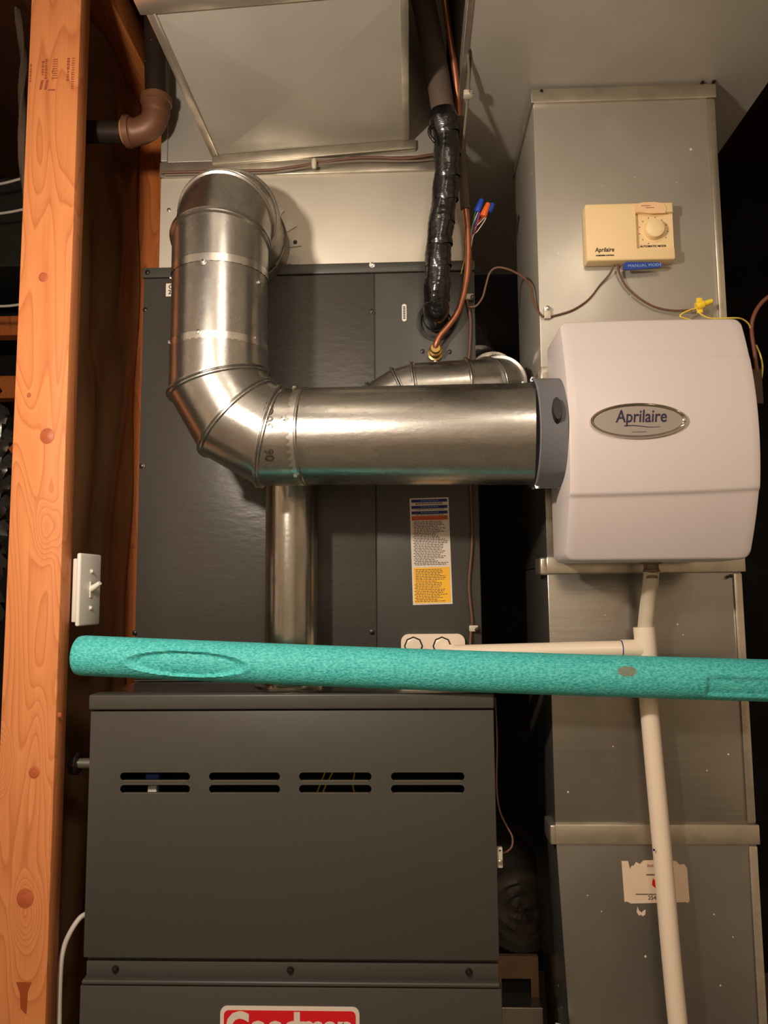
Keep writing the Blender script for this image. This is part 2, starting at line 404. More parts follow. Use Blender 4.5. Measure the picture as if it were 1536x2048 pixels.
# grade stamp, faint letters running up the face
def dashes(x0, x1, z, y, h, n, seed, fill=.75, rot=0):
    rnd = random.Random(seed); b = bmesh.new(); x = x0
    while x < x1:
        wd = (x1-x0)/n*rnd.uniform(.5, 1.5)
        if x+wd > x1: wd = x1-x
        if wd > (x1-x0)*.01: box(b, x, x+wd*.82, y-.0003, y+.0002, z-h/2, z+h/2)
        x += wd
    return b
stamp_ink = mat('stamp_ink', (150, 80, 48), .7)
bs = []
for px, y0, y1, wd, seed in ((62, 128, 165, 3, 1), (86, 122, 150, 4, 2), (93, 118, 158, 4, 3), (137, 116, 160, 4, 5)):
    a, b_ = P(px, y0, 1.1995), P(px, y1, 1.1995); rnd = random.Random(seed); z = a.z
    while z > b_.z:
        h = rnd.uniform(.0015, .004); ww = .0012*wd*rnd.uniform(.5, 1)
        q = bmesh.new(); box(q, a.x-ww/2, a.x+ww/2, 1.1993, 1.2001, z-h, z); bs.append(q); z -= h*1.5
for px, y0, y1, wd in ((111, 118, 156, 13), (147, 116, 178, 7)):
    a, b_ = P(px, y0, 1.1995), P(px, y1, 1.1995); rnd = random.Random(px); z = a.z
    while z > b_.z:
        h = rnd.uniform(.0010, .0018); ww = .00078*wd*rnd.uniform(.7, 1.05)
        q = bmesh.new(); box(q, a.x-ww/2, a.x+ww/2, 1.1993, 1.2001, z-h, z); bs.append(q)
        if rnd.random() < .4:
            q = bmesh.new(); box(q, a.x-ww/2, a.x-ww/2+.001, 1.1993, 1.2001, z-h-.003, z); bs.append(q)
        z -= .0042
for px in (82, 92):
    a = P(px, 170, 1.1995); q = bmesh.new()
    prism(q, [(a.x-.003, a.z-.008), (a.x+.001, a.z-.008), (a.x+.004, a.z+.009), (a.x, a.z+.009)], 1.1993, 1.2001); bs.append(q)
a = P(103, 180, 1.1995); q = bmesh.new(); box(q, a.x-.006, a.x+.006, 1.1993, 1.2001, a.z-.001, a.z+.0015); bs.append(q)
obj('grade_stamp', merge(*bs), stamp_ink, stud, label='faded dark grade stamp printed on the wood', kind=None)
# knots as slightly raised discs of darker grain
knot_m = mat('knot_wood', (178, 90, 50), .5, vary=(60, .2)); knot_r = mat('knot_ring_wood', (196, 98, 52), .5)
for px, py, r in ((94, 872, .0125), (86, 554, .008), (68, 1545, .009), (50, 1797, .014), (58, 790, .004), (118, 1430, .0035)):
    c = P(px, py, 1.1995)
    bm = LT((c.x, 1.2005, c.z), (0, -1, 0), [(0, r*1.0), (.0006, r*.95), (.0008, r*.75), (.0011, r*.7), (.0011, r*.3), (.0014, r*.25)], seg=20)
    for v in bm.verts: v.co.z = c.z + (v.co.z-c.z)*1.1
    obj('knot', bm, knot_m, stud, smooth=30)
c = P(47, 2000, 1.1995)
obj('sap_streak', prism(bmesh.new(), [(c.x-.004, c.z-.012), (c.x+.005, c.z-.02), (c.x+.006, c.z+.012), (c.x+.011, c.z+.025), (c.x-.012, c.z+.025), (c.x-.006, c.z+.01)], 1.1992, 1.2002), mat('sap_brown', (150, 70, 28), .4), stud)
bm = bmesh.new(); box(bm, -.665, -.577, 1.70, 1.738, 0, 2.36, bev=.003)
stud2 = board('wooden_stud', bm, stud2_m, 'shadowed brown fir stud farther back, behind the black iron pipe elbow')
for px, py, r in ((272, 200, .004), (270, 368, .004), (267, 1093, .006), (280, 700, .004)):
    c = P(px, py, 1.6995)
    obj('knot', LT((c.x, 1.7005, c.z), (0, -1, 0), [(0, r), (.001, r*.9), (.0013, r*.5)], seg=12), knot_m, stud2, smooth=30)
bm = bmesh.new(); box(bm, -.663, -.575, 1.20, 1.80, 2.3605, 2.44, bev=.003)
for v in bm.verts: v.co.x += (v.co.y-1.7)*.0
obj('top_plate', bm, beam_m, label='horizontal wooden top plate running back over the two studs', cat='beam', smooth=30)

# things dimly seen left of the near stud
obj('distant_duct', B(-1.7, -.75, 2.1, 2.4, 2.28-.13, 2.42, bev=.004), dark_steel, label='dark green-grey rectangular duct in the gloom left of the near stud', cat='duct')
for k, (z0, z1, y) in enumerate(((1.98, 2.04, 2.2), (1.80, 1.87, 2.25), (1.60, 1.68, 2.2))):
    obj('shelf_board', B(-1.7, -.72, y, y+.05, z0, z1, bev=.003), stud2_m,
        label=['topmost of three reddish wooden boards in the dark left of the near stud', 'middle one of three reddish wooden boards in the dark left of the near stud', 'lowest of three reddish wooden boards in the dark left of the near stud'][k], cat='board')
for k, (pts, lb) in enumerate((([(-30, 372, 1.9), (10, 366, 1.9), (60, 352, 1.9)], 'upper white cable crossing the darkness left of the near stud'),
                ([(-30, 430, 1.9), (15, 425, 1.9), (60, 416, 1.9)], 'middle white cable crossing the darkness left of the near stud'),
                ([(-30, 612, 1.9), (15, 612, 1.9), (60, 606, 1.9)], 'lowest white cable crossing the darkness left of the near stud'))):
    wire('cable', pts, .0035, wire_w, lb, 'cable')
bm = T([P(34, 20, 1.36), P(47, 110, 1.34), P(44, 200, 1.3), P(46, 330, 1.28), P(60, 450, 1.27)], lambda i, a: .006+.002*math.sin(i*.7+a*3), 14, 8)
obj('plastic_fold', bm, mat('clear_plastic_film', (84, 72, 60), .35, spec=.6), label='loose grey plastic fold hanging behind the left edge of the near stud', cat='plastic sheet', smooth=80)
bm = T([P(-30, 780, 1.5), P(-6, 860, 1.48), P(-4, 940, 1.47), P(-14, 1010, 1.46), P(-26, 1120, 1.46), P(-34, 1300, 1.46)], lambda i, a: .022+.009*math.sin(i*1.1+a*3)+.006*math.sin(a*7+i), 20, 10)
obj('foil_duct', bm, foil, label='crumpled shiny foil flexible duct at the left edge of the photo', cat='duct', smooth=40)

# ================================================================ FURNACE
FX0, FX1, FY = -.4955, .1215, 1.19
fur = empty('furnace', ((FX0+FX1)/2, 1.5, .0), 'charcoal steel gas furnace with louvered upper door and red nameplate', 'furnace')
obj('platform_box', B(FX0+.01, FX1-.01, FY+.03, 1.88, 0, .30), ply, label='wooden platform under the charcoal furnace', cat='platform', origin=None)
bm = bmesh.new()
box(bm, FX0, FX0+.004, FY+.022, 1.88, .302, 1.040); box(bm, FX1-.004, FX1, FY+.022, 1.88, .302, 1.040)
box(bm, FX0, FX1, 1.876, 1.88, .302, 1.040); box(bm, FX0, FX1, FY+.022, 1.88, .302, .31)
obj('cabinet', bm, cab, fur)
obj('slot_shade', B(FX0+.01, FX1-.01, FY+.12, FY+.124, .66, 1.03), gap_shade, fur)  # near-black sheet standing in for the shade behind the louver slots
# galvanised top deck with slots
top = B(FX0+.004, FX1-.004, FY+.02, 1.876, 1.040, 1.0465)
cu = bmesh.new()
for px in (308, 395):
    q = P(px, 1377, 1.21)
    box(cu, q.x-.017, q.x+.017, 1.211, 1.219, 1.03, 1.06)
obj('top_deck', cut(top, cu), galv_low, fur)
hat = B(FX0-.001, FX1+.0005, FY-.006, FY+.03, 1.0255, 1.0485, bev=.0028, seg=3)
obj('top_trim', hat, cab, fur, smooth=40)
d = B(FX0, FX1, FY, FY+.022, .664, 1.0235, bev=.002)
cu = bmesh.new()
slots = []
for x0, x1 in ((240, 380), (418, 560), (598, 743), (782, 929)):
    for yy in (1553, 1578):
        a, b_ = P(x0, yy, FY), P(x1, yy, FY)
        slots.append(((a.x+b_.x)/2, (a.z+b_.z)/2, b_.x-a.x))
inner = box(bmesh.new(), FX0+.0015, FX1-.0015, FY+.0015, FY+.05, .6655, 1.022)
d = cut(d, inner)
for xc, zc, w_ in slots: prism(cu, stadium(xc, zc, w_, .0118), FY-.01, FY+.01)
door = obj('upper_door', cut(d, cu), cab, fur, smooth=30)
for xc, zc, w_ in slots:          # folded bright lower lip of every louver slot
    obj('slot_lip', B(xc-w_/2+.005, xc+w_/2-.005, FY-.0006, FY+.006, zc-.0064, zc-.0057), mat('bare_steel_edge', (200, 194, 182), .25, .9), door)
# bits seen through the slots
c = P(306, 1580, FY+.05); obj('ignition_block', B(c.x-.007, c.x+.007, FY+.045, FY+.06, c.z-.02, c.z+.008, bev=.001), white, fur)
c = P(305, 1552, FY+.05); obj('connector', B(c.x-.01, c.x+.012, FY+.045, FY+.06, c.z-.004, c.z+.004, bev=.001), wire_b, fur)
for pts in ([(640, 1600, 1.25), (652, 1570, 1.24), (668, 1540, 1.25)], [(628, 1600, 1.25), (642, 1565, 1.25), (654, 1535, 1.25)], [(716, 1600, 1.26), (706, 1572, 1.25), (712, 1535, 1.26)]):
    wire('inner_wire', pts, .0012, wire_y, parent=fur)
# middle rail
rail = bmesh.new(); box(rail, FX0+.003, FX1-.001, FY+.012, FY+.03, .615, .666)
box(rail, FX0+.003, FX1-.001, FY+.006, FY+.014, .630, .657, bev=.0015)
obj('middle_rail', rail, cab, fur, smooth=30)
for px, py in ((231, 1938), (581, 1940), (938, 1944)):
    c = P(px, py, FY+.006); screw((c.x, FY+.006, c.z), (0, -1, 0), .0042, fur, dark_screw)
ld = bmesh.new()
box(ld, FX0-.002, FX1+.002, FY-.0025, FY+.02, .30, .6262, bev=.002)
box(ld, FX0, FX1, FY-.004, FY+.014, .6275, .6345, bev=.003, seg=4)
lower = obj('lower_door', ld, cab, fur, smooth=40)
# red nameplate
a = P(441, 2011, FY-.0028); b_ = P(719, 2014, FY-.0028); zt = a.z; w_ = b_.x-a.x; H = .068
plate = obj('nameplate', prism(bmesh.new(), rrect(a.x, b_.x, zt-H, zt, .010), FY-.0040, FY-.0025), label_w, lower, label='white-bordered red nameplate')
bmr = prism(bmesh.new(), rrect(a.x+.0055, b_.x-.0055, zt-H+.0055, zt-.0055, .007), FY-.0044, FY-.0038)
tx = text_bm('Goodman', .0555, front((a.x+b_.x)/2, FY-.0045, zt-.0475, sx=.865), bold=.0026, align='CENTER', space=.95)
bm = bmr; nred = len(bmr.faces)
obj('nameplate_face', bm, red, plate); 
obj('nameplate_letters', tx, label_w, plate)

# ================================================================ EVAPORATOR COIL CABINET
CX0, CX1, CY, CZ0, CZ1 = -.493, .122, 1.365, 1.0485, 1.806
coil = empty('coil_cabinet', ((CX0+CX1)/2, 1.6, CZ0), 'tall dark grey coil cabinet on top of the furnace, with warning sticker', 'cabinet')
obj('casing', B(CX0, CX1, CY+.004, 1.87, CZ0, CZ1-.002), cab, coil)
XS = -.0615
obj('front_panel', B(CX0+.001, XS-.0012, CY-.001, CY+.006, CZ0+.004, 1.786, bev=.001), cab_peel, coil, smooth=30)
holes = bmesh.new()
sc_ = P(872, 640, CY); lq = P(871, 702, CY)
lathe(holes, (sc_.x, CY-.02, sc_.z-.004), (0, 1, 0), [(0, .033), (.03, .033)], seg=32)
dp = [P(824, 1292, CY), P(883, 1292, CY)]
fp = cut(B(XS+.0012, CX1-.001, CY-.001, CY+.006, CZ0+.004, 1.786, bev=.001), holes)
obj('service_panel', fp, cab, coil, smooth=30)
obj('top_rail', B(CX0-.001, CX1+.001, CY-.005, CY+.02, 1.787, CZ1, bev=.0015), cab, coil, smooth=30)
bms = []
for px, py in ((297, 547), (291, 620), (284, 932), (270, 1266), (744, 623), (744, 1264)):
    c = P(px, py, CY-.001); screw((c.x, CY-.001 - (.004 if py < 600 else 0), c.z), (0, -1, 0), .0038, coil, dark_screw)
c = P(744, 530, CY-.005); screw((c.x, CY-.005, c.z), (0, -1, 0), .004, coil)
for px, py in ((845, 703), (899, 704)):
    c = P(px, py, CY-.001); screw((c.x, CY-.001, c.z), (0, -1, 0), .0034, coil, dark_screw)
# round rubber grommet at the suction line
bm = LT((sc_.x, CY-.0035, sc_.z-.004), (0, 1, 0), [(0, .036), (.003, .036), (.003, .028), (0, .028), (0, .036)], seg=32, cap=False)
obj('grommet', bm, black_pl, coil, smooth=40)
# small model sticker half hidden behind the round pipe
a, b_ = P(332, 567, CY-.002), P(366, 592, CY-.002)
tag = obj('model_sticker', B(a.x, b_.x, CY-.0018, CY-.0009, b_.z, a.z), label_w, coil, label='small white sticker')
obj('sticker_text', merge(text_bm('CA', .0115, front(a.x+.005, CY-.0019, a.z-.0105), bold=.0003), text_bm('210', .0115, front(a.x+.0045, CY-.0019, a.z-.0205), bold=.0003)), ink, tag)
# level indicator: white capsule with dark bars
c = P(808.5, 626, CY-.001); capsule = obj('indicator', prism(bmesh.new(), [(c.x+z, c.z+x) for x, z in stadium(0, 0, .033, .0085)], CY-.0028, CY-.0009), white, coil)
bm = bmesh.new()
for k in range(8): box(bm, c.x-.0022, c.x+.0022, CY-.0032, CY-.0027, c.z-.0118+k*.0031, c.z-.0100+k*.0031)
obj('indicator_bar', bm, ink, capsule)
# tall warning sticker, a touch rotated
A0, A1 = P(819, 997, CY-.002), P(826, 1210, CY-.002); A2 = P(897, 993, CY-.002)
W = (A2-A0).length; HH = (A1-A0).length; ang = math.atan2(A1.x-A0.x, -(A1.z-A0.z))
def wl(u, v, d=0):   # u across 0..1, v down 0..1
    ex = Vector((math.cos(ang), 0, math.sin(ang))); ez = Vector((math.sin(ang), 0, -math.cos(ang)))
    p = Vector((A0.x, CY-.0012-d, A0.z)) + ex*(u*W) + ez*(v*HH); return p
def quadb(u0, u1, v0, v1, d, th=.0004):
    b = bmesh.new(); c_ = [(u0, v0), (u1, v0), (u1, v1), (u0, v1)]
    f = [b.verts.new(wl(u, v, d)) for u, v in c_]; k = [b.verts.new(wl(u, v, d-th)) for u, v in c_]
    b.faces.new(f); b.faces.new(k[::-1])
    for i in range(4): b.faces.new((f[i], k[i], k[(i+1) % 4], f[(i+1) % 4]))
    return b
wst = obj('warning_sticker', quadb(0, 1, 0, 1, 0), label_w, coil, label='tall white and yellow warning sticker with blue and orange bands')
obj('blue_band', merge(*[quadb(.04, .96, v, v+.028, .0004) for v in (.012, .072, .125)]), blue_l, wst)
obj('orange_band', quadb(.04, .96, .170, .210, .0004), orange_l, wst)
obj('yellow_field', quadb(.04, .96, .655, .985, .0004), yellow, wst)
rnd = random.Random(5); ls = []; lw = []
v = .222
while v < .97:
    if not (.64 < v < .662):
        u = .09 if (int(v*100) % 3) else .06; end = rnd.uniform(.6, .93)
        while u < end:
            wdt = rnd.uniform(.03, .09); ls.append(quadb(u, min(u+wdt, end), v, v+.0065, .0006)); u += wdt+.018
    v += .0155
for v0 in (.021, .081, .134):
    u = .28
    while u < .74: ls_w = quadb(u, u+.05, v0, v0+.008, .0006); lw.append(ls_w); u += .066
for v0 in (.047, .055, .106, .158):
    u = .15
    while u < .85: wdt = rnd.uniform(.04, .08); ls.append(quadb(u, u+wdt, v0, v0+.005, .0006)); u += wdt+.02
obj('fine_print', merge(*ls), mat('fine_print_ink', (84, 74, 66), .6), wst); obj('band_print', merge(*lw), mat('band_print_ink', (130, 140, 190), .6), wst)
# condensate pan with ports, cream plastic
c0, c1 = P(802, 1268, CY-.004), P(929, 1268, CY-.004)
zt = c0.z; pan = obj('drain_pan', prism(bmesh.new(), rrect(c0.x, c1.x, CZ0+.002, zt, .013), CY-.012, CY-.0008), pvc, coil, smooth=30, label='cream plastic drain pan end with two ports')
for k, (px, r) in enumerate(((827, .0165), (884, .0165))):
    c = P(px, 1292, CY-.012)
    obj('port_recess', LT((c.x, CY-.0124, c.z), (0, -1, 0), [(0, r), (.001, r)], seg=8), black_pl, pan)
    obj('port_plug', LT((c.x, CY-.0134, c.z), (0, -1, 0), [(0, r*.85), (.004, r*.85), (.005, r*.7)], seg=8), pvc, pan, smooth=20)

# ================================================================ SUPPLY PLENUM AND TRUNK
PY = 1.375; TZ = 2.0605
TS0, TS1 = -.364, .004
plen = empty('supply_plenum', (-.18, 1.6, CZ1), 'bright galvanised supply plenum standing on the coil cabinet', 'duct')
obj('plenum_box', B(-.4655, .105, PY, 1.85, CZ1+.001, 2.02, bev=.001), galv, plen)
obj('plenum_riser', B(-.4655, .080, PY, 1.85, 2.0205, 2.50, bev=.001), galv, plen)
lowp = bmesh.new(); box(lowp, -.4665, .106, PY-.004, PY+.01, CZ1+.0005, 2.000, bev=.001)
obj('lower_sheet', lowp, galv_bright, plen, smooth=30)
obj('drive_cleat', B(-.468, .107, PY-.010, PY+.004, 1.985, 2.016, bev=.0025), galv_trim, plen, smooth=30)
obj('corner_seam', B(-.467, -.455, PY-.006, PY, 2.02, 2.5, bev=.001), galv, plen)
for px, py in ((346, 477), (338, 420)):
    c = P(px, py, PY-.004); screw((c.x, PY-.004, c.z), (0, -1, 0), .003, plen)
# supply trunk: underside with a cross-break pressed in
def crossbreak(x0, x1, y0, y1, z, dep=.006, th=.001):
    b = bmesh.new(); q = [b.verts.new(p) for p in ((x0, y0, z), (x1, y0, z), (x1, y1, z), (x0, y1, z))]
    c = b.verts.new(((x0+x1)/2, (y0+y1)/2, z-dep))
    for i in range(4): b.faces.new((q[i], q[(i+1) % 4], c))
    bmesh.ops.solidify(b, geom=b.faces, thickness=th); return b
TY0 = 1.002
trunk = empty('overhead_duct', ((TS0+TS1)/2, 1.1, TZ), 'grey galvanised overhead trunk duct with X crease, above the round pipe elbow', 'duct')
b = bmesh.new()
box(b, TS0, TS0+.0015, .2, PY-.0002, TZ+.003, 2.5); box(b, TS1-.0015, TS1, .2, PY-.0002, TZ+.003, 2.5)
box(b, TS0, TS1, .2, PY-.0002, 2.499, 2.5)
obj('duct_sides', b, galv, trunk)
obj('bottom_panel', crossbreak(TS0, TS1, TY0, PY-.0005, TZ+.002, .012), galv_lit, trunk, label='underside panel creased corner to corner')
obj('bottom_panel', crossbreak(TS0, TS1, .2, TY0-.001, TZ+.002, .01), galv_lit, trunk)
obj('corner_seam', B(TS0-.004, TS0+.009, TY0, PY-.013, TZ-.002, TZ+.006, bev=.001), galv_trim, trunk, smooth=30)
obj('corner_seam', B(TS1-.010, TS1+.002, TY0, PY-.013, TZ-.002, TZ+.006, bev=.001), galv_trim, trunk, smooth=30)
obj('drive_cleat', B(TS0-.012, TS1+.006, TY0-.03, TY0, TZ-.004, TZ+.004, bev=.0015), galv_trim, trunk, smooth=30)
obj('end_flange', B(TS0-.003, TS1+.014, PY-.0125, PY-.0005, TZ-.018, TZ+.001, bev=.002), galv_trim, trunk, smooth=30)
_k = (P(823, 279, 1.3625).z-P(513, 304, 1.3625).z)/(P(823, 279, 1.3625).x-P(513, 304, 1.3625).x); _z = P(823, 279, 1.3625).z; _x = P(823, 279, 1.3625).x
for o in trunk.children:      # the trunk hangs slightly out of level
    off = ORI[o.name]
    for v in o.data.vertices: v.co.z += _k*(v.co.x+off.x-_x) + (_z-TZ)
# brown wire stapled along the plenum
wire('plenum_wire', [(322, 345, 1.36), (420, 343, 1.36), (520, 341, 1.358), (560, 338, 1.356), (628, 328, 1.355), (700, 317, 1.355), (760, 315, 1.355), (810, 317, 1.355), (866, 309, 1.356), (930, 300, 1.37)], .0028, wire_br, 'brown wire running across the plenum under the trunk duct')
wire('thin_wire', [(330, 350, 1.361), (540, 345, 1.357), (600, 337, 1.355), (640, 329, 1.354), (720, 322, 1.355), (830, 322, 1.355), (925, 312, 1.37)], .0018, wire_gr, 'thinner grey wire beside the brown one on the plenum')
c = P(629, 329, 1.352)
obj('wire_clip', T([c+Vector((0, -.004, -.010)), c+Vector((0, -.006, -.003)), c+Vector((0, -.006, .004)), c+Vector((0, .002, .008))], [.004, .0052, .0052, .004], 8), clip_m, label='small clear nylon clip holding wires on the plenum', cat='clip', smooth=50)

# ================================================================ RETURN DUCT (right)
RX0, RX1, RY, RYB = .2205, .530, 1.26, 1.50
ret = empty('return_duct', ((RX0+RX1)/2, 1.38, 0), 'tall rectangular galvanised return duct carrying the humidifier', 'duct')
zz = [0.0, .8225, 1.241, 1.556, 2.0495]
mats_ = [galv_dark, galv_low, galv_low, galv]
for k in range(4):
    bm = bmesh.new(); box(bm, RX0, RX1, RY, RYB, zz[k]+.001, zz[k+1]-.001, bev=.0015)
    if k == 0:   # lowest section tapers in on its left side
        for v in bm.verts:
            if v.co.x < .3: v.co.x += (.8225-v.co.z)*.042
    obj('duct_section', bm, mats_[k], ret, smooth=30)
for k, (z0, z1, ex, rx) in enumerate(((.8075, .8375, .009, .004), (1.2285, 1.256, .012, .006), (1.548, 1.572, .003, .0))):
    bm = bmesh.new(); box(bm, RX0-.001, RX1+rx, RY-.005, RY+.006, z0, z1, bev=.0018)
    # rounded folded-over tab round the left corner
    box(bm, RX0-ex, RX0+.004, RY-.003, RY+.05, z0-.002, z1-.001, bev=.0035, seg=3)
    cl = obj('drive_cleat', bm, galv_trim, ret, smooth=35)
bm = bmesh.new(); box(bm, RX0-.004, RX1+.002, RY-.006, RYB, 2.0385, 2.064, bev=.002)
obj('top_collar', bm, galv_trim, ret, smooth=30)
for z0, z1 in ((.01, .805), (.84, 1.226), (1.258, 1.546), (1.574, 2.036)):
    obj('standing_seam', B(RX1-.013, RX1-.0005, RY-.0035, RY, z0, z1, bev=.001), galv_trim, ret, smooth=30)
for px, py in ((1083, 182), (1405, 165), (1428, 163), (1462, 1152)):
    c = P(px, py, RY-.006); screw((c.x, RY-.006, c.z), (0, -1, 0), .0022, ret, dark_screw)
# torn paper label
Ls = [(1243, 1722), (1256, 1722), (1260, 1738), (1263, 1732), (1268, 1731), (1272, 1724), (1280, 1728), (1287, 1721), (1310, 1720), (1352, 1722), (1359, 1729), (1368, 1728), (1374, 1736), (1379, 1802), (1375, 1806), (1372, 1804), (1262, 1807), (1254, 1803), (1249, 1804)]
pts = [(P(x, y, RY-.0006).x, P(x, y, RY-.0006).z) for x, y in Ls]
lab = obj('torn_label', prism(bmesh.new(), pts, RY-.0009, RY-.0002), paper, ret, label='torn cream paper service label behind the drain pipe')
def lt(s, px, py, size, bold=0, sx=1): 
    c = P(px, py, RY-.001); return text_bm(s, size, front(c.x, RY-.0011, c.z, rot=-.01, sx=sx), bold=bold)
obj('label_print', merge(lt('254-', 1296, 1799, .0085, .0001), dashes(P(1271, 1788, RY).x, P(1312, 1788, RY).x, P(1290, 1788, RY).z, RY-.001, .0017, 12, 3), dashes(P(1292, 1749, RY).x, P(1309, 1749, RY).x, P(1290, 1749, RY).z, RY-.001, .002, 5, 4)), mat('grey_print', (110, 92, 84), .6), lab)
obj('label_heading', lt('EAR', 1294, 1734, .0058), mat('reddish_print', (168, 110, 92), .6), lab)
q = [(1306, 1756), (1311, 1762), (1313, 1778), (1304, 1770), (1304, 1762)]
obj('label_logo', prism(bmesh.new(), [(P(x, y, RY).x, P(x, y, RY).z) for x, y in q], RY-.0013, RY-.0008), red, lab)
q = [(1275, 1813), (1278, 1821), (1283, 1825), (1288, 1820), (1291, 1819), (1290, 1829), (1285, 1832), (1282, 1829), (1278, 1831), (1273, 1824)]
obj('paper_scrap', prism(bmesh.new(), [(P(x, y, RY).x, P(x, y, RY).z) for x, y in q], RY-.001, RY-.0002), paper, ret)
# spots of white paint on the sheet
for px, py, r in ((1226, 1493, .0012), (1277, 435, .001), (1269, 354, .0011), (1204, 372, .001), (1136, 1584, .0018), (1355, 1249, .0016), (1366, 1270, .0012), (1210, 1230, .0012), (1291, 1913, .0022), (1203, 1823, .0012), (1175, 1791, .0012), (1428, 1829, .0014), (1441, 1971, .0016), (1466, 1874, .0012), (1354, 365, .001), (1414, 1541, .0012), (1107, 1267, .001)):
    c = P(px, py, RY); obj('paint_spot', LT((c.x, RY, c.z), (0, -1, 0), [(-.0005, r), (.0004, r*.8), (.0006, r*.3)], seg=7), label_w, ret)

# return trunk overhead
RT0, RT1, RTZ = .096, .625, 2.068
rt = empty('overhead_duct', (.33, 1.0, RTZ), 'wide grey overhead return trunk above the tall return duct', 'duct')
bm = bmesh.new(); box(bm, RT0, RT0+.0015, .2, 2.05, RTZ+.003, 2.5); box(bm, RT1-.0015, RT1, .2, 2.05, RTZ+.003, 2.5); box(bm, RT0, RT1, .2, 2.05, 2.499, 2.5)
obj('duct_sides', bm, galv, rt)
obj('bottom_panel', crossbreak(RT0, RT1, .3, 2.05, RTZ+.002, .002), galv_lit, rt)
obj('corner_seam', B(RT0-.003, RT0+.006, .3, 2.05, RTZ-.001, RTZ+.006, bev=.001), galv_trim, rt)

# ================================================================ BYPASS PIPE
bp_ = empty('bypass_pipe', (-.2985, 1.17, 1.442), 'large shiny galvanised round pipe bending from plenum down and across to the humidifier', 'pipe')
R6 = .0757; VX, VY = -.2985, 1.17; HZ = 1.442; ZC = 1.842; RB = .115
def piece(name, a, b_, na, nb, m=shiny, ba=.0028, bb=.0028, r=R6, r1=None, parent=bp_, bw=.004):
    bm = mitre(bmesh.new(), a, b_, na, nb, r, r1, bead_a=ba, bead_b=bb, bw=bw)
    bmesh.ops.solidify(bm, geom=bm.faces, thickness=.0006)
    return obj(name, bm, m, parent, smooth=35)
def gored(c, ua, ub, R, m, parent, r=R6, start=None, end=None, n=3, name='elbow_segment', total=math.pi/2):
    """bend about c from direction -ua side: centreline points c+R*(cos a*ua + sin a*ub)"""
    step = total/n; js = []
    def pt(a): return Vector(c) + (Vector(ua)*math.cos(a)+Vector(ub)*math.sin(a))*(R/math.cos(step/2))
    def tan(a): return (-Vector(ua)*math.sin(a)+Vector(ub)*math.cos(a))
    pts = [pt(step*(k+.5)) for k in range(n)]; nr = [tan(step*(k+.5)) for k in range(n)]
    pa = Vector(start) if start else Vector(c)+Vector(ua)*R; pb = Vector(end) if end else Vector(c)+(Vector(ua)*math.cos(total)+Vector(ub)*math.sin(total))*R
    P_ = [pa]+pts+[pb]; N_ = [tan(0)]+nr+[tan(total)]
    for k in range(len(P_)-1):
        piece(name, P_[k], P_[k+1], N_[k], N_[k+1], m, ba=.0030 if k > 0 else 0, bb=.0040 if k < len(P_)-2 else 0, r=r*(1.0 if k % 2 else 1.006), parent=parent)
# upper elbow: from collar (heading -Y) down
c = (VX, VY+RB, ZC-RB)
gored(c, (0, 0, 1), (0, -1, 0), RB, shiny, bp_, start=(VX, PY-.045, ZC), end=(VX, VY, ZC-RB-.02))
# start collar with tabs
bm = mitre(bmesh.new(), (VX, PY-.044, ZC), (VX, PY-.0045, ZC), (0, 1, 0), (0, 1, 0), R6*1.03, R6*1.045, bead_a=.002)
bmesh.ops.solidify(bm, geom=bm.faces, thickness=.0006); obj('start_collar', bm, galv_trim, bp_, smooth=35)
for k in range(16):
    a = 2*math.pi*(k+.3)/16; dd = Vector((math.cos(a), 0, math.sin(a))); tt = Vector((-math.sin(a), 0, math.cos(a)))
    b = bmesh.new(); L0 = Vector((VX, PY-.0052, ZC))
    q = [L0+dd*(R6*1.03)-tt*.0085, L0+dd*(R6*1.03)+tt*.0085, L0+dd*(R6*1.03+.022)+tt*.0085, L0+dd*(R6*1.03+.022)-tt*.0085]
    q2 = [p+Vector((0, -.0012 if i > 1 else -.0006, 0)) for i, p in enumerate(q)]
    f = [b.verts.new(p) for p in q]; g_ = [b.verts.new(p) for p in q2]
    b.faces.new(f); b.faces.new(g_[::-1])
    for i in range(4): b.faces.new((f[i], g_[i], g_[(i+1) % 4], f[(i+1) % 4]))
    obj('collar_tab', b, galv, bp_)
    if k % 4 == 0: screw(L0+dd*(R6*1.03+.012)+Vector((0, -.001, 0)), (0, -1, 0), .003, bp_, dark_screw)
# vertical straight
zv0, zv1 = HZ+RB+.018, ZC-RB-.018
piece('straight_pipe', (VX, VY, zv1), (VX, VY, zv0), (0, 0, 1), (0, 0, 1), ba=0, bb=0, r=R6*.992)
def crimp(center, axis, r, parent, m, L_=.012, n=44):
    """crimped end ring: short ribbed band"""
    axis = Vector(axis).normalized(); s, u = frame(axis); b = bmesh.new(); rings = []
    for h, f in ((0, 1), (L_*.3, 1.0), (L_*.5, 0), (L_, 0)):
        ring = []
        for k in range(n*2):
            a = math.pi*k/n; rr = r + (.0006*(1 if k % 2 else -1) if f else 0)
            ring.append(b.verts.new(Vector(center)+axis*h+(s*math.cos(a)+u*math.sin(a))*rr))
        rings.append(ring)
    for x, y in zip(rings, rings[1:]):
        for k in range(n*2): b.faces.new((x[k], x[(k+1) % (n*2)], y[(k+1) % (n*2)], y[k]))
    return obj('crimped_edge', b, m, parent, smooth=30)
crimp((VX, VY, zv1-.012), (0, 0, 1), R6*1.003, bp_, shiny)
crimp((VX, VY, zv0+.002), (0, 0, 1), R6*1.003, bp_, shiny)
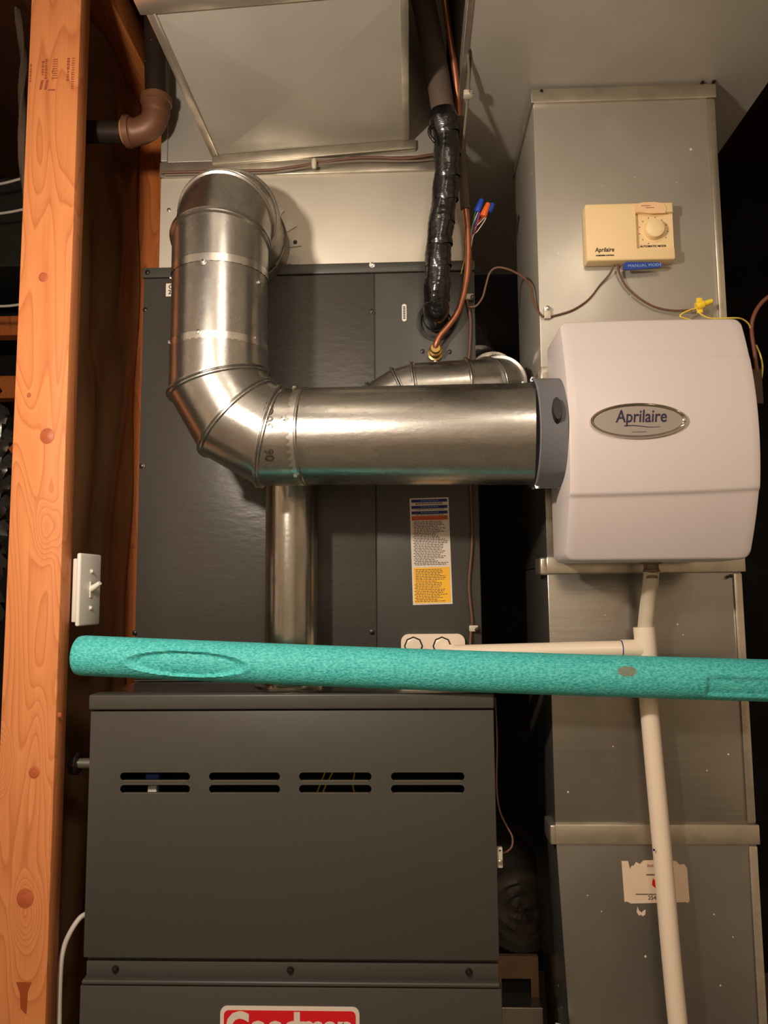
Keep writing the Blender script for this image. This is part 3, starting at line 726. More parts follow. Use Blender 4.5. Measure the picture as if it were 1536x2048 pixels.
# lower elbow: down then across to +X
XE = VX+RB+.012
gored((VX+RB, VY, HZ+RB), (-1, 0, 0), (0, 0, -1), RB, shiny, bp_, start=(VX, VY, zv0+.004), end=(XE+.014, VY, HZ))
HE = Vector((.184, 1.130, 1.4325)); HS = Vector((XE+.010, VY-.001, HZ))
hd = (HE-HS).normalized()
piece('straight_pipe', HS, HE, hd, hd, m=shiny_h, ba=.0022, bb=0, r=R6*.99, r1=R6*.995)
crimp(HS-hd*.010, hd, R6*1.004, bp_, shiny)
# lock seam along the horizontal pipe and along vertical pipe
def vdir(a): return Vector((math.cos(a), -math.sin(a), 0))
for a, z in ((math.radians(100), zv0+.012), (math.radians(30), zv0+.014), (math.radians(160), zv0+.013), (math.radians(95), zv1-.014), (math.radians(25), zv1-.03), (math.radians(172), zv1-.01)):
    d_ = vdir(a); screw(Vector((VX, VY, z))+d_*R6*.99, d_, .0034, bp_)
for x, a in ((XE-.004, 70), (XE+.0, -62), (XE-.05, 58), (.17, 88)):
    d_ = Vector((0, -math.cos(math.radians(a)), math.sin(math.radians(a)))) ; 
    zc = HZ + (x-XE)*(1.4325-HZ)/(HE.x-XE) if x > XE else HZ; yc = VY+(x-XE)*(1.13-VY)/(HE.x-XE) if x > XE else VY
    screw(Vector((x, yc, zc))+d_*R6*.995, d_, .0034, bp_)
d_ = Vector((0, -math.cos(.15), math.sin(.15))); screw(Vector((XE-.012, VY, HZ))+d_*R6, d_, .0034, bp_)
# gauge marking pressed along the lower elbow
def gm(a, b_, d):
    th = a/R6; rr = R6*1.018+.0002+d
    return Vector((XE-.028 - b_, VY - rr*math.cos(th), HZ + rr*math.sin(th)))
emb = mat('embossed_mark', (96, 88, 80), .4, .9)
obj('gauge_mark', text_bm('06', .020, lambda a, b_, d: gm(a-.052, b_, d)), emb, bp_, label='gauge number pressed into the elbow')
obj('gauge_mark', text_bm('30GA', .020, lambda a, b_, d: gm(a-.003, b_, d)), emb, bp_, label='thickness mark pressed into the elbow')

# ================================================================ FLUE PIPE
fl = empty('flue_pipe', (-.2035, 1.30, 1.05), 'narrower galvanised vent pipe rising from the furnace and passing behind the large pipe', 'pipe')
R4 = .0445; FXc, FYc = -.2035, 1.304
def fp_(name, a, b_, na, nb, ba=.002, bb=.002, r=R4, m=vent_m): return piece(name, a, b_, na, nb, m, ba, bb, r, parent=fl, bw=.003)
fp_('vent_section', (FXc, FYc, 1.050), (FXc, FYc, 1.43), (0, 0, 1), (0, 0, 1), 0, .002)
obj('base_flange', LT((FXc, FYc, 1.0468), (0, 0, 1), [(0, .060), (.003, .060), (.004, R4+.004), (.014, R4+.002)], seg=40), vent_m, fl, smooth=30)
p = [Vector((FXc, FYc, 1.43)), Vector((FXc+.012, FYc, 1.462)), Vector((FXc+.045, FYc, 1.488)), Vector((-.105, FYc, 1.503)), Vector((-.055, FYc, 1.517)), Vector((-.012, FYc, 1.543)), Vector((.012, FYc-.002, 1.549)), Vector((.100, FYc-.006, 1.552)),
     Vector((.136, FYc+.004, 1.556)), Vector((.160, FYc+.034, 1.566)), Vector((.168, FYc+.078, 1.578)), Vector((.165, 1.50, 1.625)), Vector((.150, 1.62, 1.68)), Vector((.13, 1.72, 1.78))]
for k in range(len(p)-1):
    t0 = (p[k]-p[k-1]).normalized() if k else Vector((0, 0, 1)); t1 = (p[k+1]-p[k]).normalized(); t2 = (p[k+2]-p[k+1]).normalized() if k < len(p)-2 else t1
    fp_('vent_section' if (p[k+1]-p[k]).length > .06 else 'elbow_segment', p[k], p[k+1], t0+t1, t1+t2, ba=.0030, bb=.0046, r=R4*(1.0 if k % 2 else 1.02), m=shiny)
for q in ((.046, 90), (.136, 80)):
    screw(Vector((q[0], FYc-.004, 1.552+R4*1.01)), (0, -.1, 1), .003, fl)
screw(Vector((-.105, FYc-.01, 1.503+R4)), (0, -.2, 1), .003, fl)

# ================================================================ HUMIDIFIER
hu = empty('humidifier', (.349, 1.2, 1.243), 'white bowed whole-house humidifier with oval silver badge, mounted on the return duct', 'humidifier')
HX0, HX1, HZ0, HZ1 = .2190, .4785, 1.2425, 1.5895
zc, hh = (HZ0+HZ1)/2, (HZ1-HZ0)/2
def hy(z):
    t = (z-zc)/hh; y = 1.050+.040*t*t + max(0, 1.333-z)*.13
    return y
bm = bmesh.new(); nx, nz = 26, 240
# outline with rounded corners; front bowed; small edge roll
def cov(x, z, inset):
    return 0
zs = [HZ0 + (HZ1-HZ0)*j/(nz) for j in range(nz+1)]
def halfw(z):
    r = .013; 
    if z-HZ0 < r: dz = r-(z-HZ0); return r-math.sqrt(max(r*r-dz*dz, 0))
    if HZ1-z < r: dz = r-(HZ1-z); return r-math.sqrt(max(r*r-dz*dz, 0))
    return 0
zs = sorted(set(zs + [HZ0+.013*t for t in (.0, .05, .15, .3, .5, .75)] + [HZ1-.013*t for t in (.0, .05, .15, .3, .5, .75)]))
rows = []
for z in zs:
    hw = halfw(z); x0, x1 = HX0+hw, HX1-hw; row = []
    r = .004; e = min(1, min(z-HZ0, HZ1-z)/r); top_r = r*(1-math.sqrt(max(0, 1-(1-e)**2))) if e < 1 else 0
    prof = [(x0, 1.192), (x0, hy(z)+r), (x0+r*.29, hy(z)+r*.29), (x0+r, hy(z))]
    for k in range(1, nx): prof.append((x0+r+(x1-x0-2*r)*k/nx, hy(z) - .0025*math.sin(math.pi*k/nx)))
    prof += [(x1-r, hy(z)), (x1-r*.29, hy(z)+r*.29), (x1, hy(z)+r), (x1, 1.192)]
    # pressed step lines: upper faint, lower pronounced
    def step(x):
        u = (x-HX0)/(HX1-HX0); d = 0
        zl = 1.3305 + .006*u*u; zu = 1.534 - .010*u*u
        d += .0034/(1+math.exp((z-zl)/.0011)); d += .0010/(1+math.exp(-(z-zu)/.0015))
        return d
    rows.append([bm.verts.new((x, min(y+(step(x)+top_r if y < 1.2 else 0), 1.192), z)) for x, y in prof])
for a, b_ in zip(rows, rows[1:]):
    for k in range(len(a)-1): bm.faces.new((a[k], a[k+1], b_[k+1], b_[k]))
bm.faces.new(rows[0]); bm.faces.new(rows[-1][::-1])
cover = obj('cover', bm, humid, hu, smooth=42, label='glossy off-white bowed front cover')
obj('base_tray', B(HX0+.020, HX1-.016, 1.1925, RY-.0005, HZ0+.004, HZ1-.006, bev=.003), humid_grey, hu, smooth=30)
# inlet collar (axis along X)
ax = HE.y, HE.z
bm = LT((.180, HE.y, HE.z), (1, 0, 0), [(0, .0800), (.002, .0825), (.004, .0815), (.0385, .0810)], seg=64, cap=False)
bmesh.ops.solidify(bm, geom=bm.faces, thickness=.0022)
coll = obj('inlet_collar', bm, humid_grey, hu, smooth=35, label='matte grey round inlet collar')
for a in (88, -80):
    d_ = Vector((0, -math.cos(math.radians(a)), math.sin(math.radians(a)))); screw(Vector((.184, HE.y, HE.z))+d_*.0815, d_, .0036, hu)
# damper knob: black teardrop on the collar
th = math.radians(12); bm = bmesh.new(); n = 20; ring0, ring1 = [], []
for k in range(n):
    a = 2*math.pi*k/n; yy = math.sin(a); xx = math.cos(a)*(1-.35*max(0, yy))
    du, dv = xx*.0072, yy*.0205
    for rr, R in ((.0815, ring0), (.0895, ring1)):
        f_ = 1 if R is ring0 else .82
        t_ = th+dv*f_/rr; R.append(bm.verts.new((.2035+du*f_, HE.y-rr*math.cos(t_), HE.z+rr*math.sin(t_))))
for k in range(n): bm.faces.new((ring0[k], ring0[(k+1) % n], ring1[(k+1) % n], ring1[k]))
bm.faces.new(ring1); bm.faces.new(ring0[::-1])
obj('damper_knob', bm, black_pl, hu, smooth=40)
# oval badge
bc = P(1276, 842, 1.047); by = hy(bc.z)-.0058
def oval(rx, rz, y0, y1, n=64, cx=bc.x, cz=bc.z):
    return prism(bmesh.new(), [(cx+rx*math.cos(2*math.pi*k/n), cz+rz*math.sin(2*math.pi*k/n)) for k in range(n)], y0, y1)
BW, BH = .0655, .0248
bm = bmesh.new(); rings = []
for f_, dy in ((1.0, .004), (1.0, .001), (.985, -.0012), (.955, -.002), (.92, -.0005), (.80, .0016)):
    rings.append([bm.verts.new((bc.x+(BW-.026*(1-f_))*math.cos(2*math.pi*k/72) if f_ < 1 else bc.x+BW*math.cos(2*math.pi*k/72), by+dy, bc.z+(BH-.022*(1-f_))*math.sin(2*math.pi*k/72) if f_ < 1 else bc.z+BH*math.sin(2*math.pi*k/72))) for k in range(72)])
for a, b_ in zip(rings, rings[1:]):
    for k in range(72): bm.faces.new((a[k], a[(k+1) % 72], b_[(k+1) % 72], b_[k]))
badge = obj('badge_rim', bm, chrome, cover, smooth=40, label='polished chrome oval rim')
bm = oval(BW-.0052, BH-.0044, by+.0012, by+.0026)
obj('badge_plate', bm, badge_f, cover)
c = P(1231, 845, 1.047)
tx = text_bm('Aprilaire', .0245, front(c.x, by+.0008, c.z, rot=-.005, sx=.80), bold=.00022, shear=.12, space=1.0)
sw = bmesh.new()
pts = []; c2 = P(1248, 852, 1.047); c3 = P(1320, 852, 1.047)
for k in range(17):
    t = k/16; x = c2.x+(c3.x-c2.x)*t; z = c2.z + .0008*math.sin(t*2*math.pi) - .003*t + .0012*t*t; w_ = .0011*(1-t)**.6+.0001; pts.append((x, z, w_))
poly_ = [(x, z+w_*.5) for x, z, w_ in pts] + [(x, z-w_*.5) for x, z, w_ in pts[::-1]]
prism(sw, poly_, by+.0004, by+.001)
obj('badge_letters', merge(tx, sw), navy, cover)
q = P(1278, 864, 1.047)
obj('badge_small_print', dashes(q.x-.010, q.x+.010, q.z, by+.001, .0014, 12, 9), mat('faint_print', (120, 108, 120), .5), cover)
# drain nozzle under the humidifier
c = P(1302, 1126, 1.19)
obj('drain_nozzle', LT((c.x, 1.19, HZ0+.002), (0, 0, -1), [(0, .016), (.004, .016), (.005, .011), (.012, .011), (.013, .0125), (.016, .0125), (.017, .009), (.026, .009)], seg=24), mat('nozzle_brown', (120, 100, 78), .4), hu, smooth=30)

# ================================================================ DRAIN PIPING
dr = empty('pvc_drain', P(1285, 1290, 1.235), 'cream PVC drain pipe with tee, running down the front of the return duct', 'pipe')
t_top, t_c, t_l = P(1288, 1254, 1.225), P(1292, 1300, 1.225), P(1243, 1297, 1.225)
tv = (t_top-t_c).normalized(); zax = Vector((.05, 0, -1)).normalized()
bm = LT(t_top, t_c-t_top, [(0, .0165), (.080, .0165)], seg=32); lathe(bm, t_l+Vector((0, .0, -.001)), (1, 0, 0), [(0, .0148), (.045, .0148)], seg=32)
tee = obj('pipe_tee', bm, pvc, dr, smooth=35)
obj('glue_mark', LT(t_l+Vector((-.0012, 0, -.001)), (1, 0, 0), [(0, .0138), (.0014, .0138)], seg=32), mat('blue_primer', (40, 60, 130), .5), tee, smooth=40)
h0 = P(930, 1308, CY-.03); h1 = t_l+Vector((0, 0, -.001))
obj('pipe_stub', T([P(900, 1308, 1.352), P(900, 1308, 1.262)], .0150, 28), pvc, dr, smooth=40)
obj('horizontal_pipe', T([P(905, 1307, 1.268), h1+Vector((.01, 0, 0))], .0135, 28), pvc, dr, smooth=40)
v0, v1 = P(1297, 1400, 1.232), P(1357, 2060, 1.215)
v2 = v1+(v1-v0)*.9; v2.z = max(v2.z, .0)
vt = Vector((t_top.x+(t_c.x-t_top.x)*1.7, t_top.y, t_top.z-.078))
obj('vertical_pipe', T([vt, P(1297, 1400, 1.228), P(1326, 1720, 1.222), v1, Vector((v1.x+.035, v1.y-.01, .0))], .0140, 28, 6), pvc, dr, smooth=60)
c = P(1309, 1701, 1.208); obj('primer_mark', LT(c+Vector((-.0, .0028, 0)), (0, -1, 0), [(0, .0018), (.0009, .0016)], seg=10), blue_l, dr)
# flexible vinyl tube between nozzle and tee
wire('drain_tube', [(1303, 1139, 1.19), (1301, 1165, 1.20), (1296, 1205, 1.214), (1290, 1262, 1.225)], .0118, tube_m, 'short translucent drain tube hanging from the humidifier into the tee', 'tube', seg=24)

# ================================================================ HUMIDISTAT
hm = empty('humidistat', P(1262, 533, RY), 'beige humidistat control box with round dial on the return duct', 'control')
q0, q1 = P(1167, 410, RY-.02), P(1353, 530, RY-.02)
x0, x1, z1_, z0_ = P(1170, 409, RY-.022).x, P(1345, 409, RY-.022).x, P(1250, 408, RY-.022).z, P(1250, 522, RY-.022).z
tl = math.radians(.6)
body = B(x0-.001, x1, RY-.026, RY-.0003, z0_, z1_, bev=.0035, seg=3)
X2 = P(1268, 409, RY-.024).x
rec = box(bmesh.new(), X2+.001, x1+.02, RY-.035, RY-.019, P(1250, 499, RY-.024).z, P(1250, 427, RY-.024).z)
hb = obj('housing', cut(body, rec), beige, hm, smooth=25)
prism_ = bmesh.new(); q = P(1190, 496, RY)
kc = P(1307, 461, RY-.02)
obj('dial_ring', LT((kc.x, RY-.0186, kc.z), (0, -1, 0), [(0, .0205), (.0012, .0200), (.0014, .019)], seg=40), beige, hm, smooth=30)
obj('dial_knob', LT((kc.x, RY-.0190, kc.z), (0, -1, 0), [(0, .0172), (.008, .0160), (.0112, .0150), (.0125, .012), (.013, 0.004)], seg=40), beige_lt, hm, smooth=35)
bm = bmesh.new()
for k, a in enumerate(range(-60, 240, 28)):
    rr = .0235; a_ = math.radians(a+28); box(bm, kc.x+rr*math.cos(a_)-.0008, kc.x+rr*math.cos(a_)+.0008, RY-.0193, RY-.0188, kc.z+rr*math.sin(a_)-.001, kc.z+rr*math.sin(a_)+.001)
obj('dial_mark', bm, mat('dial_ink', (130, 92, 60), .6), hm)
c = P(1306, 493, RY-.0192); obj('mode_text', text_bm('AUTOMATIC MODE', .0048, front(c.x, RY-.0193, c.z-.001), align='CENTER', bold=.0001), ink, hm)
c = P(1190, 504, RY-.026); obj('brand_text', merge(text_bm('Aprilaire', .0105, front(c.x, RY-.0264, c.z, sx=.85), shear=.12, bold=.0001), text_bm('HUMIDIFIER CONTROL', .0032, front(c.x+.001, RY-.0264, c.z-.0075, sx=.9), bold=.0001)), ink, hm)
# peeled cream tape with scribbles on the top edge
tp = [(1268, 410), (1285, 405), (1310, 404), (1328, 407), (1333, 418), (1330, 426), (1300, 427), (1270, 423)]
obj('peeled_tape', prism(bmesh.new(), [(P(x, y, RY-.027).x, P(x, y, RY-.027).z) for x, y in tp], RY-.0275, RY-.0262), mat('aged_tape', (236, 196, 150), .5, bump=(40, .5)), hm, smooth=20)
obj('tape_scribble', merge(*[dashes(P(1272+k*9, 410, RY).x, P(1300+k*8, 410, RY-.027).x, P(1280, 412+k*4, RY-.027).z, RY-.0277, .001, 9, k+20) for k in range(2)]), mat('scribble_ink', (140, 96, 70), .6), hm)
bl = [(1246, 529), (1252, 525), (1318, 526), (1325, 531), (1318, 536), (1252, 541), (1247, 539)]
bt = obj('blue_label_tape', prism(bmesh.new(), [(P(x, y, RY-.02).x, P(x, y, RY-.02).z) for x, y in bl], RY-.0225, RY-.019), mat('embossing_tape_blue', (28, 66, 150), .4), hm, label='blue embossed label tape hanging under the box')
c = P(1255, 536, RY-.02); obj('embossed_text', text_bm('MANUAL MODE', .0068, front(c.x, RY-.0228, c.z, rot=.02, sx=1.05), space=1.1), mat('embossed_white', (150, 176, 216), .5), bt)

# ================================================================ WIRES ON THE RIGHT
Yw = RY-.004
wire('control_wire', [(1229, 528, RY-.016), (1219, 548, RY-.010), (1200, 570, Yw), (1185, 590, Yw), (1168, 606, Yw), (1140, 622, Yw), (1098, 634, Yw)], .0014, wire_br, 'dark brown wire from the control box down left to the duct clip')
wire('control_wire', [(1235, 528, RY-.018), (1240, 550, RY-.012), (1254, 575, Yw-.004), (1280, 598, Yw-.004), (1310, 614, Yw-.004), (1345, 621, Yw-.006), (1385, 620, Yw-.012)], .0019, wire_br, 'brown wire from the control box curving right to the yellow wire nut')
wire('looping_wire', [(1094, 634, Yw), (1084, 632, Yw-.002), (1075, 620, 1.262), (1066, 598, 1.27), (1062, 575, 1.28), (1048, 556, 1.30), (1020, 540, 1.32), (995, 535, 1.33), (980, 545, 1.335), (972, 570, 1.34), (965, 595, 1.345), (952, 612, 1.35), (938, 614, 1.355)], .0020, wire_br, 'brown wire arching over the dark gap from coil cabinet to return duct')
c = P(1094, 622, Yw)
clip = obj('cable_clamp', B(c.x-.006, c.x+.006, Yw-.004, RY, c.z-.014, c.z+.006, bev=.002), clip_m, label='small nylon clamp screwed to the return duct left of the humidifier top', cat='clamp', smooth=30)
screw((c.x, Yw-.004, c.z+.003), (0, -1, 0), .0036, clip)
yn = empty('yellow_wire_nut', P(1408, 612, Yw-.02), 'yellow winged wire nut with two yellow wires above the humidifier', 'wire nut')
a, b_ = P(1392, 614, Yw-.02), P(1424, 602, Yw-.022)
obj('nut_shell', LT(a, b_-a, [(0, .0070), (.006, .0078), (.013, .0066), (.014, .0048), (.027, .0040), (.028, .003)], seg=14), nut_y, yn, smooth=25)
c = P(1399, 612, Yw-.02); obj('nut_wing', B(c.x-.0045, c.x+.0045, Yw-.023, Yw-.017, c.z-.0125, c.z+.0135, bev=.0015), nut_y, yn, smooth=30)
wire('nut_wire', [(1393, 616, Yw-.02), (1375, 622, Yw-.022), (1362, 629, Yw-.022), (1362, 634, Yw-.022), (1376, 638, Yw-.02), (1386, 641, Yw-.016)], .0013, wire_y, parent=yn)
wire('nut_wire', [(1393, 616, Yw-.018), (1398, 625, Yw-.022), (1412, 634, Yw-.022), (1430, 637, Yw-.022), (1470, 636, Yw-.02), (1486, 639, Yw-.01), (1498, 649, Yw), (1502, 662, Yw+.01)], .0014, wire_y, parent=yn)
wire('power_cable', [(1545, 588, 1.26), (1526, 603, 1.26), (1512, 622, 1.26), (1504, 645, 1.26), (1504, 670, 1.265), (1510, 710, 1.27), (1516, 760, 1.275), (1518, 800, 1.28)], .0036, mat('brown_cable', (112, 66, 44), .5), 'brown cable curving down behind the right edge of the humidifier', 'cable')
tr = empty('transformer', P(1516, 770, 1.28), 'small dark transformer with amber lead in the shadow right of the humidifier', 'transformer')
c = P(1516, 775, 1.28); obj('core', B(RX1+.0005, c.x+.004, 1.27, 1.30, c.z-.03, c.z+.03, bev=.002), mat('amber_lacquer', (70, 48, 20), .3), tr, smooth=30)
wire('lead', [(1512, 690, 1.275), (1521, 712, 1.275), (1525, 735, 1.275), (1522, 760, 1.278), (1517, 775, 1.28)], .0016, wire_y, parent=tr)

# ================================================================ REFRIGERANT LINES
su = empty('suction_line', P(870, 640, CY), 'thick black insulated refrigerant line entering the coil cabinet', 'pipe')
sp = [(830, -60, 1.25), (846, 0, 1.255), (862, 80, 1.258), (875, 150, 1.262), (887, 225, 1.266)]
obj('foam_sleeve', T([P(*q) for q in sp], .0205, 28, 8), foam_blk, su, smooth=60)
tpts = [(884, 222, 1.266), (893, 285, 1.27), (893, 340, 1.275), (889, 400, 1.282), (880, 460, 1.285), (876, 520, 1.288), (874, 570, 1.292), (872, 610, 1.305), (872, 632, 1.335), (872, 640, 1.372)]
def trad(i, a): return .0222 + .0004*math.sin(i*2.2+math.sin(a)*1.5) + .0006*math.sin(a*5+i*.3) + (.0035 if i < 9 else 0)*max(0, math.sin(i*.38)) + .001*math.sin(i*.45)
obj('tape_wrap', T([P(*q) for q in tpts], trad, 36, 12), tape_blk, su, smooth=45, label='wrinkled glossy black tape wrap')
bm = bmesh.new(); ct = catmull([P(*q) for q in tpts], 12)
for i in range(8, len(ct)-20, 9):    # overlapping spiral edges of the tape
    t = (ct[i+1]-ct[i]).normalized(); t2 = (t+Vector((.35, 0, .0))).normalized()
    lathe(bm, ct[i]-t*.002, t2, [(0, .0220), (.001, .0238), (.004, .0236), (.012, .0218)], seg=28, cap=False)
obj('tape_edge', bm, tape_blk, su, smooth=40)
c = P(862, 262, 1.255); obj('tape_flap', T([c+Vector((.01, 0, .012)), c+Vector((-.0015, -.002, .004)), c+Vector((-.002, -.002, -.008)), c+Vector((.006, 0, -.02))], lambda i, a: .0033, 8, 4), tape_blk, su, smooth=50)
li = empty('liquid_line', lq+Vector((0, -.02, 0)), 'thin copper refrigerant line beside the black one, ending in a brass fitting', 'pipe')
lp = [(884, -40, 1.22), (892, 20, 1.235), (902, 90, 1.25), (911, 150, 1.265), (917, 215, 1.285), (922, 300, 1.305), (929, 400, 1.325), (935, 460, 1.332), (936, 520, 1.335), (930, 575, 1.335), (916, 622, 1.333), (898, 650, 1.333), (880, 672, 1.334), (872, 690, 1.336), (871, 700, 1.345), (871, 703, 1.364)]
pts = [P(*q) for q in lp]
obj('copper_tube', T(pts, .0056, 16, 8), copper, li, smooth=60)
obj('foam_piece', T(catmull(pts, 8)[34:51], .0088, 16), foam_blk, li, smooth=60)
c = P(871, 700, 1.338); obj('brass_fitting', LT(Vector((c.x, CY-.001, c.z-.001)), (0, -1, .12), [(0, .0135), (.006, .0135), (.007, .0105), (.016, .0105), (.017, .012), (.022, .012), (.024, .009), (.030, .0085)], seg=12), brass, li, smooth=25)
# grey bundle along the return trunk edge and down the coil corner
wire('thermostat_cable', [(934, -30, 1.09), (934, 50, 1.13), (936, 110, 1.17), (938, 150, 1.20), (935, 200, 1.24), (930, 250, 1.27), (925, 300, 1.30), (927, 340, 1.32), (934, 380, 1.335), (937, 430, 1.345), (938, 480, 1.352)], .0025, wire_gr, 'pale grey cable hanging down beside the copper line from the return trunk edge', 'cable')
wire('thermostat_cable', [(945, -30, 1.09), (942, 60, 1.13), (940, 130, 1.19), (935, 200, 1.245), (927, 260, 1.28), (922, 300, 1.31), (930, 360, 1.33)], .0022, mat('dark_wire', (52, 42, 34), .5), 'dark thin cable running beside the pale grey one at the trunk edge', 'cable')
c = P(941, 189, 1.23); clip2 = obj('cable_clamp', B(c.x-.012, c.x+.004, 1.222, 1.236, c.z-.005, c.z+.005, bev=.002), clip_m, label='small nylon clamp at the left edge of the return trunk', cat='clamp', smooth=30)
screw((c.x+.001, 1.222, c.z), (0, -1, 0), .0036, clip2)
sb = empty('splice_bundle', P(935, 520, 1.355), 'splayed coloured control wires joined by blue and orange wire nuts beside the copper line', 'wires')
for k, (m_, e, dx) in enumerate(((wire_w, (956, 424), 0), (wire_r, (968, 432), 3), (wire_w, (972, 432), 6), (wire_g, (951, 424), -3), (wire_b, (958, 426), 2), (wire_r, (960, 424), 5), (wire_w, (970, 440), 9))):
    wire('conductor', [(e[0]+2, e[1]-8, 1.345), (e[0], e[1], 1.345), (946+dx, 450+k*2, 1.35), (942+dx*.6, 470, 1.354), (940+dx*.3, 490, 1.356), (934, 540, 1.358), (929, 556, 1.356)], .0010, m_, parent=sb, seg=6)
wire('conductor', [(940, 480, 1.356), (930, 515, 1.358), (925, 535, 1.358), (922, 548, 1.357)], .0010, wire_y, parent=sb, seg=6)
for nm, m_, a, b_ in (('blue_nut', nut_b, (954, 424), (964, 398)), ('blue_nut', nut_b, (976, 424), (986, 407)), ('orange_nut', nut_o, (966, 433), (977, 406))):
    dy = .004 if a[0] == 976 else (-.002 if nm == 'orange_nut' else 0)
    a, b_ = P(*a, 1.345+dy), P(*b_, 1.343+dy); L_ = (b_-a).length
    obj(nm, LT(a, b_-a, [(0, .0058), (L_*.15, .0066), (L_*.6, .0056), (L_*.95, .0045), (L_, .003)], seg=10), m_, sb, smooth=20)
wire('coil_side_cable', [(938, 470, 1.36), (942, 530, 1.360), (935, 570, 1.360), (934, 600, 1.359), (941, 640, 1.359), (939, 700, 1.359), (934, 760, 1.359), (936, 840, 1.359), (938, 920, 1.359), (943, 1010, 1.359), (944, 1090, 1.359), (938, 1170, 1.359), (944, 1240, 1.359), (942, 1262, 1.359), (940, 1292, 1.350)], .0026, wire_br, 'brown cable clipped down the right side of the coil cabinet front', 'cable')
for (px, py), lb in (((936, 594), 'upper nylon clamp holding the brown cable on the coil cabinet'), ((945, 1257), 'lower nylon clamp holding the brown cable on the coil cabinet')):
    c = P(px, py, CY-.006); k = obj('cable_clamp', B(c.x-.006, c.x+.010, CY-.010, CY-.0012, c.z-.0055, c.z+.0055, bev=.002), clip_m, label=lb, cat='clamp', smooth=30)
    screw((c.x+.008, CY-.010, c.z-.002), (0, -1, 0), .0034, k, dark_screw)

# ================================================================ IRON GAS PIPE (upper left)
gp = empty('iron_pipe', P(314, 240, 1.32), 'black iron pipe dropping from above to a rusty brown elbow', 'pipe')
a, b_ = P(313, 195, 1.32), P(309, -60, 1.32); e0 = P(240, 266, 1.32)
obj('vertical_pipe', T([a, b_], (.0206), 28), black_iron, gp, smooth=60)
l0, l1 = P(186, 262, 1.32), P(262, 265, 1.32); l0.x = -.632
obj('horizontal_pipe', T([l0, l1], (.0200), 28), black_iron, gp, smooth=60)
ec = P(296, 262, 1.32)
ep = [P(252, 264, 1.32), P(272, 264, 1.32), P(290, 258, 1.32), P(305, 246, 1.32), P(312, 226, 1.32), P(313, 205, 1.32)]
obj('elbow', T(ep, [.0250]*8+[.0238]*24+[.0250]*9, 32, 8), brown_iron, gp, smooth=60)
obj('elbow_band', LT(P(250, 264, 1.32), (1, 0, 0), [(0, .0255), (.001, .0285), (.012, .0285), (.0135, .0255)], seg=32), brown_iron, gp, smooth=35)
obj('elbow_band', LT(P(313, 196, 1.32), (0, 0, -1), [(0, .0255), (.001, .0285), (.012, .0285), (.0135, .0255)], seg=32), brown_iron, gp, smooth=35)
obj('thread_ring', LT(P(249, 264, 1.32), (-1, 0, 0), [(-.001, .0255), (.003, .0215)], seg=28), thread, gp, smooth=40)
obj('thread_ring', LT(P(313, 195, 1.32), (0, 0, 1), [(-.001, .0255), (.003, .0215)], seg=28), thread, gp, smooth=40)
obj('wall_escutcheon', LT(Vector((-.632, l0.y, l0.z)), (1, 0, 0), [(0, .034), (.006, .033), (.010, .026)], seg=28), black_iron, gp, smooth=35)

# ================================================================ LIGHT SWITCH on the stud side
sw_ = empty('light_switch', (-.53, 1.2, 1.17), 'white toggle light switch on a box fixed to the side of the near stud', 'switch')
SO = 1.225; pz1, pz0 = P(153, 1106, SO).z, P(153, 1253, SO).z
X_ = P(154, 1180, SO).x+.002
def swx(y): return X_ + (y-1.172)*.10
bm = bmesh.new(); box(bm, -.5530, X_-.002, 1.240, 1.285, pz0+.006, pz1-.008, bev=.002)
obj('back_box', bm, white, sw_, smooth=30)
bm = B(X_-.0035, X_+.0035, SO-.002, SO+.068, pz0, pz1, bev=.003, seg=3)
for v in bm.verts: v.co.x += (v.co.y-SO)*.08
obj('wall_plate', bm, white, sw_, smooth=30)
zm = (pz0+pz1)/2; xm = X_+.08*.034+.0035; YM = SO+.034
obj('toggle', T([Vector((xm-.002, YM, zm)), Vector((xm+.006, YM-.001, zm+.004)), Vector((xm+.0165, YM-.003, zm+.011))], [.0055, .0048, .0036], 10), white, sw_, smooth=40)
obj('toggle_slot', B(xm-.0006, xm+.0012, YM-.004, YM+.005, zm-.013, zm+.013), label_w, sw_)
for dz in (.030, -.030): screw(Vector((xm, YM, zm+dz)), (1, 0, 0), .003, sw_, white)

# ================================================================ LOWER LEFT BITS
uv = empty('gas_union', P(160, 1528, 1.3), 'black pipe union entering the furnace left side from behind the near stud', 'pipe fitting')
a = P(136, 1527, 1.30); zc_ = a.z
obj('union_nut', LT((P(143, 1527, 1.30).x, 1.30, zc_), (1, 0, 0), [(0, .015), (.002, .019), (.012, .019), (.014, .015)], seg=8), black_iron, uv, smooth=25)
obj('pipe_nipple', T([Vector((-.57, 1.30, zc_)), Vector((FX0+.003, 1.30, zc_))], .0085, 18), galv_trim, uv, smooth=60)
wire('white_cable', [(176, 1826, 1.28), (160, 1836, 1.27), (142, 1862, 1.26), (128, 1895, 1.255), (121, 1940, 1.25), (118, 2060, 1.25), (118, 2300, 1.25)], .0042, wire_w, 'white cable drooping from the furnace side behind the near stud', 'cable')

